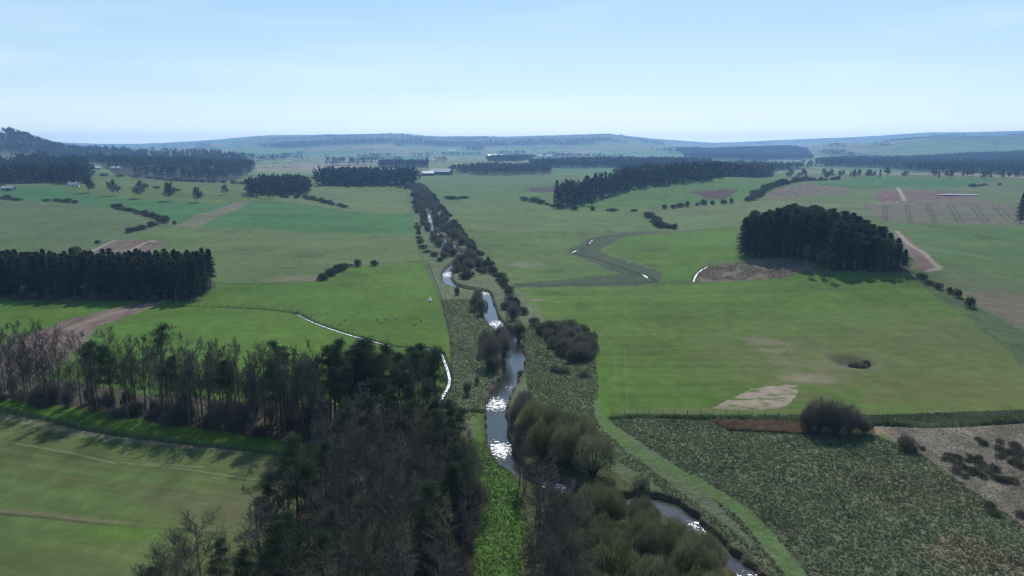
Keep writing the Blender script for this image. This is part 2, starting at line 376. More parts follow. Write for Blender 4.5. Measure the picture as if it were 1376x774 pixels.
# ------------------------------------------------------------------ land cover
BRIGHT = (.060,.114,.016); MID = (.072,.108,.026); DULL = (.078,.112,.038); EMER = (.040,.108,.030)
OLIVE = (.076,.104,.034); PLOUGH = (.125,.088,.074); TAN = (.24,.19,.145); RUSHC = (.084,.108,.054)
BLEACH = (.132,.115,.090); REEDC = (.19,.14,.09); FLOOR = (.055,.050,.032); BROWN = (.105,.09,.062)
LUSH = (.056,.124,.020); EARTH = (.07,.05,.036)
AREAS = [  # photo outline, cover, roughness, stripe kind
 ([(548,262),(560,310),(572,352),(592,402),(610,470),(606,520),(592,545),(600,620),(640,700),(700,900),(1100,900),(1040,760),(930,660),(830,575),(806,556),(800,470),(735,430),(700,395),(675,372),(645,338),(620,305),(585,262)], RUSHC, 1, 0),
 ([(-400,536),(0,556),(120,580),(240,596),(330,606),(400,616),(440,640),(420,700),(330,774),(260,950),(-400,950)], OLIVE, .15, 1),
 ([(-400,520),(0,549),(130,578),(330,603),(430,614),(440,590),(330,575),(240,560),(120,540),(0,520),(-400,500)], BRIGHT, .4, 0),
 ([(-200,404),(0,406),(165,409),(120,422),(60,440),(0,446),(-200,450)], BRIGHT, .1, 0),
 ([(225,405),(180,409),(90,430),(20,455),(-40,500),(80,505),(130,440),(200,415)], PLOUGH, .3, 2),
 ([(225,407),(288,383),(400,382),(440,374),(475,358),(572,352),(592,402),(610,470),(606,520),(592,545),(560,575),(440,575),(240,550),(60,510),(140,440),(205,412)], BRIGHT, .08, 3),
 ([(190,345),(215,318),(240,304),(330,306),(560,313),(570,350),(520,353),(470,357),(432,374),(400,380),(288,381),(284,345)], DULL, .1, 0),
 ([(236,303),(300,274),(365,270),(480,286),(551,287),(562,314),(330,307)], EMER, .08, 0),
 ([(392,262),(400,252),(545,258),(551,286),(480,285),(365,269)], (.085,.122,.042), .1, 0),
 ([(-400,262),(0,270),(110,274),(180,285),(243,302),(205,312),(120,342),(-400,345)], (.072,.104,.042), .1, 0),
 ([(-400,250),(0,256),(50,250),(150,266),(300,273),(330,270),(243,302),(180,284),(100,273),(0,269),(-400,262)], EMER, .08, 0),
 ([(108,344),(160,322),(228,324),(190,345)], PLOUGH, .2, 2),
 ([(240,303),(262,290),(318,272),(336,272),(300,290),(262,306)], (.11,.11,.07), .2, 0),
 ([(562,238),(760,239),(742,272),(590,268),(572,255)], (.062,.112,.036), .1, 0),
 ([(590,268),(700,270),(760,280),(850,286),(872,300),(842,311),(640,312),(612,290)], (.076,.116,.038), .1, 0),
 ([(625,313),(842,312),(790,322),(764,338),(834,366),(835,374),(700,380),(672,370),(645,338)], (.070,.112,.032), .1, 0),
 ([(900,310),(845,312),(790,320),(760,338),(832,368),(690,381),(690,387),(850,384),(888,378),(888,364),(820,345),(805,335),(835,320),(905,313)], (.050,.066,.038), .9, 0),
 ([(900,312),(1012,303),(1012,348),(940,352),(926,381),(889,380),(888,362),(815,338),(835,320)], BRIGHT, .1, 0),
 ([(860,284),(900,275),(1050,262),(1182,255),(1195,292),(1012,304),(900,311),(884,298)], (.088,.118,.044), .15, 0),
 ([(742,285),(780,270),(850,252),(950,240),(1045,238),(1060,243),(1020,265),(980,272),(870,281),(800,282)], (.058,.118,.030), .1, 0),
 ([(928,258),(960,255),(990,254),(985,263),(965,270),(945,265)], (.06,.04,.036), .8, 0),
 ([(706,253),(755,248),(750,258),(715,258)], (.06,.042,.038), .8, 0),
 ([(1028,260),(1075,246),(1150,247),(1135,260),(1040,268)], (.115,.095,.07), .2, 2),
 ([(1075,245),(1150,238),(1335,241),(1300,250),(1150,254)], EMER, .1, 0),
 ([(1175,258),(1200,255),(1280,257),(1325,261),(1310,267),(1180,273)], (.12,.075,.062), .2, 2),
 ([(1160,275),(1310,267),(1376,279),(1700,290),(1700,306),(1376,303),(1200,300),(1165,290)], (.11,.098,.066), .2, 4),
 ([(1320,244),(1700,250),(1700,290),(1376,279),(1310,267),(1280,256)], (.082,.108,.042), .15, 0),
 ([(1200,301),(1376,304),(1700,308),(1700,560),(1376,447),(1290,395),(1232,366)], (.062,.108,.034), .1, 5),
 ([(1203,308),(1225,322),(1250,345),(1262,358),(1250,364),(1233,364),(1208,332)], PLOUGH, .3, 0),
 ([(1228,366),(1290,396),(1376,447),(1700,560),(1700,640),(1376,492),(1300,425),(1222,373)], (.058,.085,.034), .9, 0),
 ([(700,388),(930,382),(1080,366),(1225,371),(1300,425),(1376,492),(1700,640),(1700,545),(1376,551),(1180,556),(1000,557),(820,556),(808,500),(800,465),(745,430)], (.062,.112,.019), .08, 6),
 ([(798,465),(812,470),(820,500),(826,556),(806,556)], BRIGHT, .1, 0),
 ([(1225,556),(1376,551),(1700,545),(1700,562),(1376,566),(1190,570),(1000,563),(820,561),(820,556)], (.050,.090,.026), 1, 0),
 ([(820,561),(1000,564),(1080,575),(1180,583),(1240,610),(1300,655),(1376,710),(1700,950),(1100,950),(1040,760),(930,660),(870,615)], (.092,.110,.064), 1, 0),
 ([(955,566),(1060,568),(1085,576),(1080,582),(980,577)], REEDC, 1, 0),
 ([(1165,568),(1260,573),(1376,567),(1800,560),(1800,950),(1600,900),(1376,712),(1300,655),(1240,610),(1200,590)], BLEACH, .9, 7),
 ([(596,600),(640,590),(668,612),(690,640),(716,700),(730,800),(740,950),(600,950),(610,800),(640,700)], LUSH, .9, 0),
 ([(640,548),(664,552),(662,600),(640,600)], LUSH, .8, 0),
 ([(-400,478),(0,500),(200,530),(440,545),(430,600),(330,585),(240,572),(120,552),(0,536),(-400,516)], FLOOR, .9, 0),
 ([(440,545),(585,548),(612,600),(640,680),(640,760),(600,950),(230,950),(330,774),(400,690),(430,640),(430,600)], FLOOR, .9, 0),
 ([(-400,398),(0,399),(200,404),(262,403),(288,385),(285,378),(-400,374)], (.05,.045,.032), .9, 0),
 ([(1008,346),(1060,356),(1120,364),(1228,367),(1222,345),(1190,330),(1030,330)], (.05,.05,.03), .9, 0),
 ([(932,378),(942,362),(1000,351),(1060,346),(1100,356),(1060,372),(990,378)], (.145,.115,.088), 1, 0),
 ([(722,438),(760,437),(796,450),(804,470),(790,490),(768,492),(740,465)], (.075,.06,.048), 1, 0),
 ([(690,560),(790,610),(860,660),(940,720),(1000,790),(1080,950),(700,950),(705,700),(690,640)], (.06,.065,.03), 1, 0),
]
FARWOOD = [
 ('w_left', [(0,222),(60,220),(110,226),(122,240),(110,248),(60,246),(0,250),(-300,252),(-300,222)]),
 ('w_hill', [(-400,186),(0,182),(50,188),(90,200),(200,208),(330,214),(345,226),(330,238),(280,246),(200,240),(150,232),(100,218),(0,206),(-400,210)]),
 ('w_main', [(345,197),(430,191),(530,187),(600,191),(700,190),(815,187),(850,194),(770,193),(690,196),(600,197.5),(520,193),(430,197),(380,200)]),
 ('w_r1', [(910,202),(1000,199),(1085,203),(1095,214),(1000,216),(930,214)]),
 ('w_r2', [(1095,218),(1150,214),(1250,213),(1376,207),(1800,198),(1800,238),(1376,236),(1280,232),(1180,226),(1110,224)]),
 ('w_m1', [(600,231),(640,226),(740,227),(742,234),(650,236)]),
 ('w_m2', [(712,220),(790,217),(955,219),(955,223),(825,226),(720,226)]),
 ('w_m3', [(825,226),(900,222),(1000,223),(1090,226),(1000,232),(850,236)]),
 ('w_m4', [(660,212),(720,211),(700,217),(655,217)]),
 ('w_m5', [(510,221),(575,221),(575,226),(510,226)]),
]
FW = [(n, gpoly(p)) for n, p in FARWOOD]

# far countryside: a patchwork of enclosed fields (jittered cells)
def cells(x, y, S, seed):
    cx = np.floor(x/S).astype(np.int64); cy = np.floor(y/S).astype(np.int64)
    b1 = np.full(x.shape, 1e18); b2 = np.full(x.shape, 1e18); idv = np.zeros(x.shape)
    for i in (-1, 0, 1):
        for j in (-1, 0, 1):
            a, b = cx+i, cy+j
            jx = vnoise(a+.0, b+.0, seed); jy = vnoise(a+.0, b+.0, seed+5)
            px = (a+.15+.7*jx)*S; py = (b+.15+.7*jy)*S
            d = np.abs(x-px)**1.6+np.abs((y-py))**1.6
            k = d < b1
            b2 = np.where(k, b1, np.minimum(b2, d)); idv = np.where(k, vnoise(a+.0, b+.0, seed+9), idv); b1 = np.where(k, d, b1)
    e = (b2**(1/1.6)-b1**(1/1.6))
    return idv, e

def land(x, y):
    n = len(x)
    r = np.hypot(x, y)
    # patchwork
    ang = .35; xr = x*math.cos(ang)+y*math.sin(ang); yr = -x*math.sin(ang)+y*math.cos(ang)
    idv, e = cells(xr, yr, 330.0, 51)
    pal = np.array([(.11,.14,.06), (.09,.14,.045), (.10,.155,.055), (.13,.155,.07), (.18,.155,.11), (.09,.16,.05), (.14,.14,.08), (.09,.14,.045), (.06,.13,.05), (.12,.145,.065)])
    C = pal[np.minimum((idv*len(pal)*1.0).astype(int), len(pal)-1)].astype(float)
    RG = np.full(n, .2)
    hed = (e < 7+r*.0018) & (r > 500)
    C[hed] = (.06,.07,.045)
    nr_ = (r < 1500) & (idv > .0); C[nr_] = np.where((idv[nr_] > .5)[:,None], DULL, MID)
    mo = np.clip((fbm(x/700., y/700., 71)-.44)*8, 0, 1)*np.clip((hbase(x, y)-85)/35, 0, 1)*(r > 3500)     # moor on the high ground
    C = C*(1-mo[:,None])+np.array([.045,.045,.032])*mo[:,None]
    # warp the test position a little so no edge is ruler straight
    wsc = np.clip(r*.004, .15, 5)
    xw = x+(fbm(x/5., y/5., 61, 4)-.5)*3.4*wsc; yw = y+(fbm(x/5., y/5., 67, 4)-.5)*4.2*wsc
    stripe = np.zeros(n, int)
    for poly, c, rg, st in AREAS:
        P = gpoly(poly); m = inpoly(xw, yw, P)
        C[m] = c; RG[m] = rg; stripe[m] = st
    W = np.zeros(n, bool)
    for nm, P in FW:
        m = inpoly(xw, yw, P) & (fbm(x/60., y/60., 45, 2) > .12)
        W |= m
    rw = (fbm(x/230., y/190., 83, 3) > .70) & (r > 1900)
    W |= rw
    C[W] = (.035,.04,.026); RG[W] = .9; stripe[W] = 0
    # tone drifting across each field
    dr = 1+(fbm(x/38., y/38., 13, 4)-.5)*.34
    C *= dr[:,None]
    hueb = np.clip((fbm(x/55., y/30., 15, 4)-.5)*2.2, -1, 1)
    C[:,0] *= 1+.16*hueb; C[:,2] *= 1+.10*hueb
    fine = fbm(x/1.6, y/5., 215, 3); C *= (1+(fine-.5)*.22)[:,None]
    wx = vnoise(x/7., y/21., 216)*vnoise(x/19., y/9., 217); C *= (1-.22*np.clip((wx-.42)*4, 0, 1))[:,None]
    def along(p0, p1):
        a = np.array(gp(*p0)[:2]); b = np.array(gp(*p1)[:2]); d = (b-a)/np.hypot(*(b-a))
        u = (x-a[0])*d[0]+(y-a[1])*d[1]; v = -(x-a[0])*d[1]+(y-a[1])*d[0]
        return u, v
    # 1: near arable field, drilled rows and tramlines
    u, v = along((50,605), (160,622)); m = stripe == 1
    b = vnoise(v/2.4, u/90., 3)*.5+vnoise(v/.8, u/60., 4)*.5
    C[m] *= (1+(b-.5)*.42)[m,None]
    tb = np.clip((vnoise(v/9., u/70., 8)-.52)*5, 0, 1)
    C[m] = (C*(1-tb[:,None]*.42)+np.array([.11,.085,.055])*tb[:,None]*.42)[m]
    for p0, p1, w_, c_, k_ in (((20,597),(160,622),.25,(.24,.23,.14),.35),((160,622),(345,643),.22,(.24,.23,.14),.33),((195,624),(270,629),.22,(.24,.23,.14),.33),
                         ((-60,626),(320,664),.35,(.12,.08,.055),.4),((-60,683),(310,712),.45,(.14,.10,.075),.6),((-60,688),(305,716),.3,(.05,.045,.03),.8)):
        u2, v2 = along(p0, p1); a = np.array(gp(*p0)[:2]); bb = np.array(gp(*p1)[:2]); Ln = np.hypot(*(bb-a))
        k = np.clip(1.5-np.abs(v2+(vnoise(u2/14., 0*u2, 2)-.5)*.9)/w_, 0, 1)*m*(u2 > 0)*(u2 < Ln)*k_*(.5+.7*vnoise(u2/4., v2, 5))
        k = np.clip(k, 0, 1); C = C*(1-k[:,None])+np.array(c_)*k[:,None]
    gl = np.clip(1.3-np.hypot((x-gp(165,715)[0])/9., (y-gp(165,715)[1])/3.2), 0, 1)*m
    C = C*(1-gl[:,None]*.7)+np.array([.06,.125,.018])*gl[:,None]*.7
    # 2: ploughland, furrows
    m = stripe == 2; u, v = along((90,500), (200,412))
    b = vnoise(v/1.6, u/50., 23); C[m] *= (1+(b-.5)*.6)[m,None]
    # 3: pasture with faint wear
    m = stripe == 3
    b = fbm(x/9., y/16., 25); C[m] *= (1+(b-.5)*.22)[m,None]
    # 4: tramlines running away from the viewer
    m = stripe == 4
    for xa in (1160, 1187, 1192, 1221, 1226, 1254, 1259, 1288, 1295, 1322, 1330, 1357, 1366, 1400, 1408):
        L0 = np.array([gp(xa, 299.5)[:2], gp(xa-(xa-1190)*.09, 285)[:2], gp(xa-(xa-1190)*.14, 275)[:2]])
        d, _ = dist_line(x, y, L0); k = np.clip(1.4-d/.9, 0, 1)*.7*m
        C = C*(1-k[:,None])+np.array([.045,.05,.03])*k[:,None]
    # 6: the big crop field: fine drill lines across, tired brown patch near its corner
    m = stripe == 6; u, v = along((850,545), (1200,545))
    b = vnoise(v/3.1, u/260., 41)*.55+vnoise(v/1.1, u/190., 43)*.45
    C[m] *= (1+(b-.5)*.34)[m,None]
    def blot(px, py, sx, sy, c, k, nz=.6, mask=m):
        nonlocal C
        g = gp(px, py)
        q0 = 1.25-np.hypot((x-g[0])/sx, (y-g[1])/sy)
        ii = np.nonzero((q0 > -1) & mask)[0]
        if len(ii) == 0: return
        q = q0[ii]+(fbm(x[ii]/5., y[ii]/5., 29, 4)-.5)*nz*2
        q = np.clip(q*1.6, 0, 1)*k
        C[ii] = C[ii]*(1-q[:,None])+np.array(c)*q[:,None]
    blot(1240,470,60,50,(.085,.095,.034),.55); blot(1080,490,28,30,(.09,.098,.038),.6); blot(1330,530,40,14,(.10,.10,.036),.6)
    blot(1330,470,26,45,(.088,.10,.034),.5)
    bare = inpoly(xw, yw, gpoly([(955,549),(985,533),(1005,525),(1040,519),(1068,516),(1072,526),(1062,540),(1052,548),(1010,551)])) & m
    kb_ = np.clip((fbm(x[bare]/4., y[bare]/1.6, 33, 4)-.30)*5, 0, 1)[:,None]
    C[bare] = C[bare]*(1-kb_)+np.array(TAN)*(.75+.5*fbm(x/3.,y/.9,31)[bare,None])*kb_; RG[bare] = .2
    blot(1088,508,7,4,(.19,.155,.11),.6); blot(1022,461,7,7,(.14,.125,.08),.75,1.2); blot(1050,487,4,9,(.14,.125,.08),.4,1.2)
    blot(1115,492,9,6,(.13,.12,.06),.55); blot(1000,552,40,2.2,(.11,.11,.045),.5)
    for xx0, yy0 in ((868,480),(838,480)):
        pass
    # wear around the mown strip by the field edge
    for off in range(3):
        L0 = np.array([gp(815+14*off,545)[:2], gp(812+14*off,470)[:2], gp(800+13*off,450)[:2]])
        d, _ = dist_line(x, y, L0); k = np.clip(1.2-d/.5, 0, 1)*.35*m; C = C*(1-k[:,None])+np.array([.085,.14,.045])*k[:,None]
    # tracks of other fields
    m5 = stripe == 5
    blot(1376,415,30,30,(.12,.09,.075),.8,.6,m5); blot(1330,380,26,22,(.10,.105,.055),.5,.6,m5)
    b = vnoise(x/2.2+y/9., y/70., 47); C[m5] *= (1+(b-.5)*.16)[m5,None]
    blot(415,374,22,8,(.15,.125,.085),.7,.8,stripe == 0)
    blot(700,356,10,10,(.15,.145,.11),.6,.9,(stripe == 0)); blot(712,403,8,3,(.2,.16,.12),.6,.8,m)
    # 7: bleached wet ground
    m = stripe == 7
    b = fbm(x/3.2, y/3.2, 53, 4); b2_ = fbm(x/11., y/8., 57, 3)
    C[m] *= (.5+1.0*b)[m,None]
    k = np.clip((b2_-.46)*6, 0, 1)*m; C = C*(1-.75*k[:,None])+np.array([.075,.07,.045])*.75*k[:,None]
    # rough pasture: paler and darker drifts
    m = (RG > .85) & (stripe == 0)
    b = fbm(x/.75, y/.75, 73, 3); C[m] *= (.72+.6*b)[m,None]
    b = np.clip((fbm(x/17., y/13., 75, 3)-.46)*4, 0, 1)*(inpoly(x, y, gpoly([(700,470),(820,560),(1080,578),(1376,700),(1500,950),(1000,950),(830,640)])))
    C = C*(1-.22*b[:,None])+np.array([.105,.115,.065])*.22*b[:,None]
    blot(1340,750,9,5,(.16,.12,.085),.8,1.0,m); blot(1250,655,16,9,(.12,.11,.07),.6,1.0,m); blot(1175,580,5,3,(.20,.14,.085),.8,1.0,np.ones(n,bool))
    # mown/driven grass ways
    for pts, w_, c_, k_ in (([(806,540),(812,566),(835,590),(862,608),(905,632),(950,657),(1000,690),(1035,730),(1075,780),(1120,850)], 1.3, LUSH, .5),
                            ([(230,402),(190,412),(140,425),(90,442)], 1.5, (.22,.17,.13), .6),
                            ([(113,343),(152,324),(160,322)], .8, (.30,.25,.2), .8), ([(165,343),(196,326),(214,324)], .8, (.30,.25,.2), .8),
                            ([(1205,311),(1222,328),(1248,347),(1262,359),(1248,364)], 1.2, (.26,.22,.17), .7),
                            ([(1206,252),(1211,260),(1216,270)], 1.8, (.28,.25,.2), .8), ([(1216,270),(1180,273)], 1.6, (.28,.25,.2), .5),
                            ([(440,250),(520,249),(548,243),(560,236)], 3.5, (.3,.3,.25), .5),
                            ([(640,312),(760,313),(842,313),(870,309)], 1.5, (.05,.065,.03), .8), ([(300,273),(365,270),(480,286),(551,288)], 2, (.06,.06,.04), .8),
                            ([(1195,291),(1100,292),(1012,304),(960,308),(900,312)], 2, (.045,.06,.03), .8),
                            ([(700,384),(840,383),(888,380),(925,382)], 1.0, (.05,.07,.03), .6),
                            ([(545,262),(555,300),(562,330),(570,352),(588,395),(604,450),(606,500)], .5, (.05,.07,.03), .7),
                            ([(0,560),(120,583),(240,597),(330,606)], 1.1, (.17,.15,.11), .55)):
        L0 = smooth_line(np.array([gp(*p)[:2] for p in pts]), 4); d, _ = dist_line(x, y, L0)
        k = np.clip(1.6-d/w_*1.0-(fbm(x/1.5, y/1.5, 19, 2)-.5)*.9, 0, 1)*k_
        C = C*(1-k[:,None])+np.array(c_)*k[:,None]; RG = RG*(1-.6*k)
    # banks, beds and the pit
    dz, dr_, bd, q = carve(x, y)
    t = np.clip((1.9-dr_)/1.0, 0, 1)*(dr_ < 5)
    C = C*(1-t[:,None]*.75)+np.array(EARTH)*t[:,None]*.75
    t = np.clip(1.35-bd/.95, 0, 1); C = C*(1-t[:,None]*.85)+np.array([.05,.045,.03])*t[:,None]*.85
    t = np.clip(1.5-q, 0, 1); C = C*(1-t[:,None]*.8)+np.array([.10,.085,.055])*t[:,None]*.8
    return np.clip(C, .004, .8), np.clip(RG, 0, 1), dz, dr_

def relief(x, y, RG):
    """real tussock relief on rough ground close by"""
    r = np.hypot(x, y); k = np.clip((420-r)/250, 0, 1)
    return RG*k*((vnoise(x/.55, y/.55, 101)-.5)*.18+(fbm(x/2.2, y/2.2, 103, 2)-.5)*.12)

def build_ground():
    pys = np.arange(800, 213, -1.05)
    dep = PITCH+np.arctan((pys-387)/FPX)
    r1 = CAM_H/np.tan(dep); r0 = np.linspace(6, r1[0]-3, 14)
    r2 = np.geomspace(r1[-1]*1.006, 9800, 200)
    r = np.concatenate([r0, r1, r2])
    a = np.concatenate([np.radians(np.arange(-180, -40, 2.5)), np.radians(np.linspace(-40, 40, 1340)), np.radians(np.arange(42.5, 180, 2.5))])
    na, nr = len(a), len(r)
    X = (r[:,None]*np.sin(a)[None,:]).ravel(); Y = (r[:,None]*np.cos(a)[None,:]).ravel()
    C, RG, dz, dr_ = land(X, Y)
    Z = hbase(X, Y)+dz+relief(X, Y, RG)*(dr_ > 1)
    V = np.stack([X, Y, Z], 1); V = np.vstack([V, [[0, 0, float(hbase(np.array([0.]), np.array([0.]))[0])]]])
    C = np.vstack([C, [BRIGHT]]); RG = np.append(RG, .2)
    i = np.arange(nr-1)[:,None]; j = np.arange(na)[None,:]; jn = (j+1) % na
    F = np.stack(np.broadcast_arrays(i*na+j, i*na+jn, (i+1)*na+jn, (i+1)*na+j), -1).reshape(-1, 4)[:, ::-1]
    c = nr*na; j = np.arange(na)
    F2 = np.stack([np.full(na, c), j, (j+1) % na, (j+1) % na], 1)
    me = make_mesh('ground', V, F, M['ground'], True)
    at = me.color_attributes.new('cover', 'FLOAT_COLOR', 'POINT')
    at.data.foreach_set('color', np.hstack([C, np.ones((len(C), 1))]).astype(np.float32).ravel())
    ar = me.attributes.new('rough', 'FLOAT', 'POINT'); ar.data.foreach_set('value', RG.astype(np.float32))
    obj('ground', me, kind='structure')
build_ground()

# ------------------------------------------------------------------ water
def ribbon(name, L, w, z, riffle_glints=(), spill=1.0, **props):
    L = np.asarray(L); T = np.gradient(L, axis=0); T /= np.hypot(T[:,0], T[:,1])[:,None]+1e-9
    Nn = np.stack([-T[:,1], T[:,0]], 1); w = np.broadcast_to(w, (len(L),))
    k = 5; rows = []
    for s in np.linspace(-1, 1, k):
        rows.append(np.column_stack([L+Nn*(w*s*spill)[:,None], np.full(len(L), 0.)]))
    V = np.stack(rows, 1).reshape(-1, 3)
    lvl = z(L[:,0], L[:,1]) if callable(z) else np.full(len(L), z)
    V[:,2] = np.repeat(lvl, k)
    n = len(L); i = np.arange(n-1)[:,None]; j = np.arange(k-1)[None,:]
    F = np.stack(np.broadcast_arrays(i*k+j, i*k+j+1, (i+1)*k+j+1, (i+1)*k+j), -1).reshape(-1, 4)
    me = make_mesh(name, V, F, M['water'], True)
    rf = np.zeros(len(V))
    for (px, py, sx, sy, a) in riffle_glints:
        g = gp(px, py); rf = np.maximum(rf, (a*.58 if a < 1 else 1)*np.exp(-((V[:,0]-g[0])/sx)**2-((V[:,1]-g[1])/sy)**2))
    at = me.attributes.new('riffle', 'FLOAT', 'POINT'); at.data.foreach_set('value', rf.astype(np.float32))
    return obj(name, me, **props)
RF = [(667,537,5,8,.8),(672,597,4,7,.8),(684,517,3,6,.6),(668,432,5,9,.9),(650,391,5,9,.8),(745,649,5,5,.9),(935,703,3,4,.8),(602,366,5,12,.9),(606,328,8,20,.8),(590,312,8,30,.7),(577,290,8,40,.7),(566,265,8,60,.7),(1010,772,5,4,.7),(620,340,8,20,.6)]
L2 = smooth_line(rp, 26)
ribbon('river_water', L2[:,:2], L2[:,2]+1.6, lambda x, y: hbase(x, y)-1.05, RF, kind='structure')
for pts, w_ in (([(398,421),(420,432),(450,443),(480,452),(524,464)], .34), ([(560,467),(588,470),(596,482),(604,510),(596,530),(586,546)], .36), ([(862,366.5),(868,371),(870,376)], .6), ([(766,339.5),(771,338),(774,336)], .6),
                ([(793,327),(796,322)], .6), ([(932,378),(934,372),(940,364),(950,358)], .45)):
    L0 = smooth_line(np.array([gp(*p)[:2] for p in pts]), 10)
    m_, q_ = (pts[0][0]+pts[-1][0])/2, (pts[0][1]+pts[-1][1])/2
    ribbon('burn_water', L0, w_, lambda x, y: hbase(x, y)-.28, [(m_, q_, 60, 60, .80)], kind='structure')  # riffle value whitens the burn, painting in the sky it reflects
th = np.linspace(0, 2*math.pi, 33)[:-1]
g = gp(1137, 483)
V = [(g[0]+2.6*math.cos(t), PIT[1]+2.4*math.sin(t)*1.2-1, PIT[2]-1.75) for t in th]
obj('pond_water', make_mesh('pond_water', V, [list(range(32))], M['water']), kind='structure')
g = gp(1288, 262.5)
V = [(g[0]+24*math.cos(t)*(1+.1*math.sin(5*t)), g[1]+(9+4*math.sin(4*t+1))*math.sin(t), float(hbase(np.array([g[0]]), np.array([g[1]]))[0])+.9) for t in th]
obj('pool_water', make_mesh('pool_water', V, [list(range(32))], M['water']), kind='structure')

def ground_z(x, y):
    x = np.atleast_1d(np.asarray(x, float)); y = np.atleast_1d(np.asarray(y, float))
    return hbase(x, y)+carve(x, y)[0]
HAZE, SUN_E, SKY_S, SKY_DUST, SKY_TINT, EXPO = 1.1e-4, 4.4, 0.105, 0.8, (1.0,1.0,1.0,1), 0.12
# ------------------------------------------------------------------ plant generators (metres)
def tubes(segs, sides=3):
    S = np.array([(*a, *b, r0, r1) for a, b, r0, r1 in segs], float)
    A, B, r0, r1 = S[:,:3], S[:,3:6], S[:,6], S[:,7]
    D = B-A; D /= np.linalg.norm(D, axis=1)[:,None]+1e-9
    ref = np.where(np.abs(D[:,2:3]) < .9, np.array([[0, 0, 1.]]), np.array([[1., 0, 0]]))
    U = np.cross(D, ref); U /= np.linalg.norm(U, axis=1)[:,None]+1e-9; W = np.cross(D, U)
    V = []; n = len(S)
    for k in range(sides):
        a = 2*math.pi*k/sides; o = U*math.cos(a)+W*math.sin(a)
        V.append(A+o*r0[:,None]); V.append(B+o*r1[:,None])
    V = np.stack(V, 1).reshape(-1, 3); base = np.arange(n)[:,None]*(2*sides)
    F = []
    for k in range(sides):
        k2 = (k+1) % sides
        F.append(base+np.array([[2*k, 2*k2, 2*k2+1, 2*k+1]]))
    return V, np.stack(F, 1).reshape(-1, 4)

def slivers(P, D, Ln, Wd, rg, bend=.0):
    """thin pointed blades: point P, direction D, length, width"""
    n = len(P); D = D/(np.linalg.norm(D, axis=1)[:,None]+1e-9)
    q = rg.normal(size=(n, 3)); S = np.cross(D, q); S /= np.linalg.norm(S, axis=1)[:,None]+1e-9
    Ln = np.broadcast_to(Ln, (n,)); Wd = np.broadcast_to(Wd, (n,))
    a = P-S*Wd[:,None]*.5; b = P+S*Wd[:,None]*.5; c = P+D*Ln[:,None]
    V = np.stack([a, b, c], 1).reshape(-1, 3); F = np.arange(3*n).reshape(-1, 3)
    return V, F

def merge(*VF):
    Vs = []; Fs = []; o = 0
    for V, F in VF:
        if F.shape[1] == 4: F = np.vstack([F[:, [0, 1, 2]], F[:, [0, 2, 3]]])
        Vs.append(V); Fs.append(F+o); o += len(V)
    return np.vstack(Vs), np.vstack(Fs)

def unit(v): return v/(np.linalg.norm(v)+1e-9)

def grow(rg, p, d, L, r, lvl, spec, out):
    s = spec[lvl]; n = s['n']; step = L/n; pts = [p.copy()]; dirs = [d]
    for i in range(n):
        d = unit(d+rg.normal(size=3)*s['wob']+np.array([0, 0, s['up']]))
        p2 = p+d*step
        ra = r*(1-(i/n)*s['tap']); rb = r*(1-((i+1)/n)*s['tap'])
        out[lvl].append((p, p2, ra, rb)); p = p2; pts.append(p); dirs.append(d)
    if lvl+1 < len(spec):
        c = spec[lvl+1]
        m = max(1, int(c['count']*(.8+.4*rg.random())))
        for k in range(m):
            t = c['t0']+(1-c['t0'])*((k+rg.random())/m)
            f = t*n; i = min(int(f), n-1); q = pts[i]+(pts[i+1]-pts[i])*(f-i)
            ax = dirs[i+1]; side = unit(np.cross(ax, rg.normal(size=3)))
            an = c['ang']*(.75+.5*rg.random())
            dd = unit(ax*math.cos(an)+side*math.sin(an))
            ll = c['len']*L*(1-c['sh']*((t-c['t0'])/(1-c['t0']+1e-6)))*(.7+.6*rg.random())
            rr = max(r*(1-t*s['tap'])*c['rr'], c['rmin'])
            grow(rg, q, dd, ll, rr, lvl+1, spec, out)

def bare_tree_mesh(seed, h=17, spread=1.0, low=.3, dense=1.0, mat='twig', lean=.02, tw=.019):
    rg = np.random.default_rng(seed)
    spec = [dict(n=9, wob=lean, up=.03, tap=.88),
            dict(n=5, wob=.16, up=.10, tap=.8, count=int(19*dense), t0=low, ang=R(46)*spread**.5, len=.34*spread, sh=.62, rr=.5, rmin=.04),
            dict(n=3, wob=.16, up=.07, tap=.7, count=int(8*dense), t0=.2, ang=R(42), len=.48, sh=.4, rr=.55, rmin=.026),
            dict(n=2, wob=.15, up=.05, tap=.5, count=int(10*dense), t0=.05, ang=R(38), len=.62, sh=.25, rr=.6, rmin=tw)]
    out = [[] for _ in spec]
    grow(rg, np.array([0, 0, -.3]), np.array([0, 0, 1.]), h, .0115*h, 0, spec, out)
    V, F = merge(tubes(out[0], 6), tubes(out[1], 4)); V2, F2 = merge(tubes(out[2], 3), tubes(out[3], 3))
    return make_mesh('bare_trunk', V, F, M['bark'], True), make_mesh('bare_crown', V2, F2, M[mat])

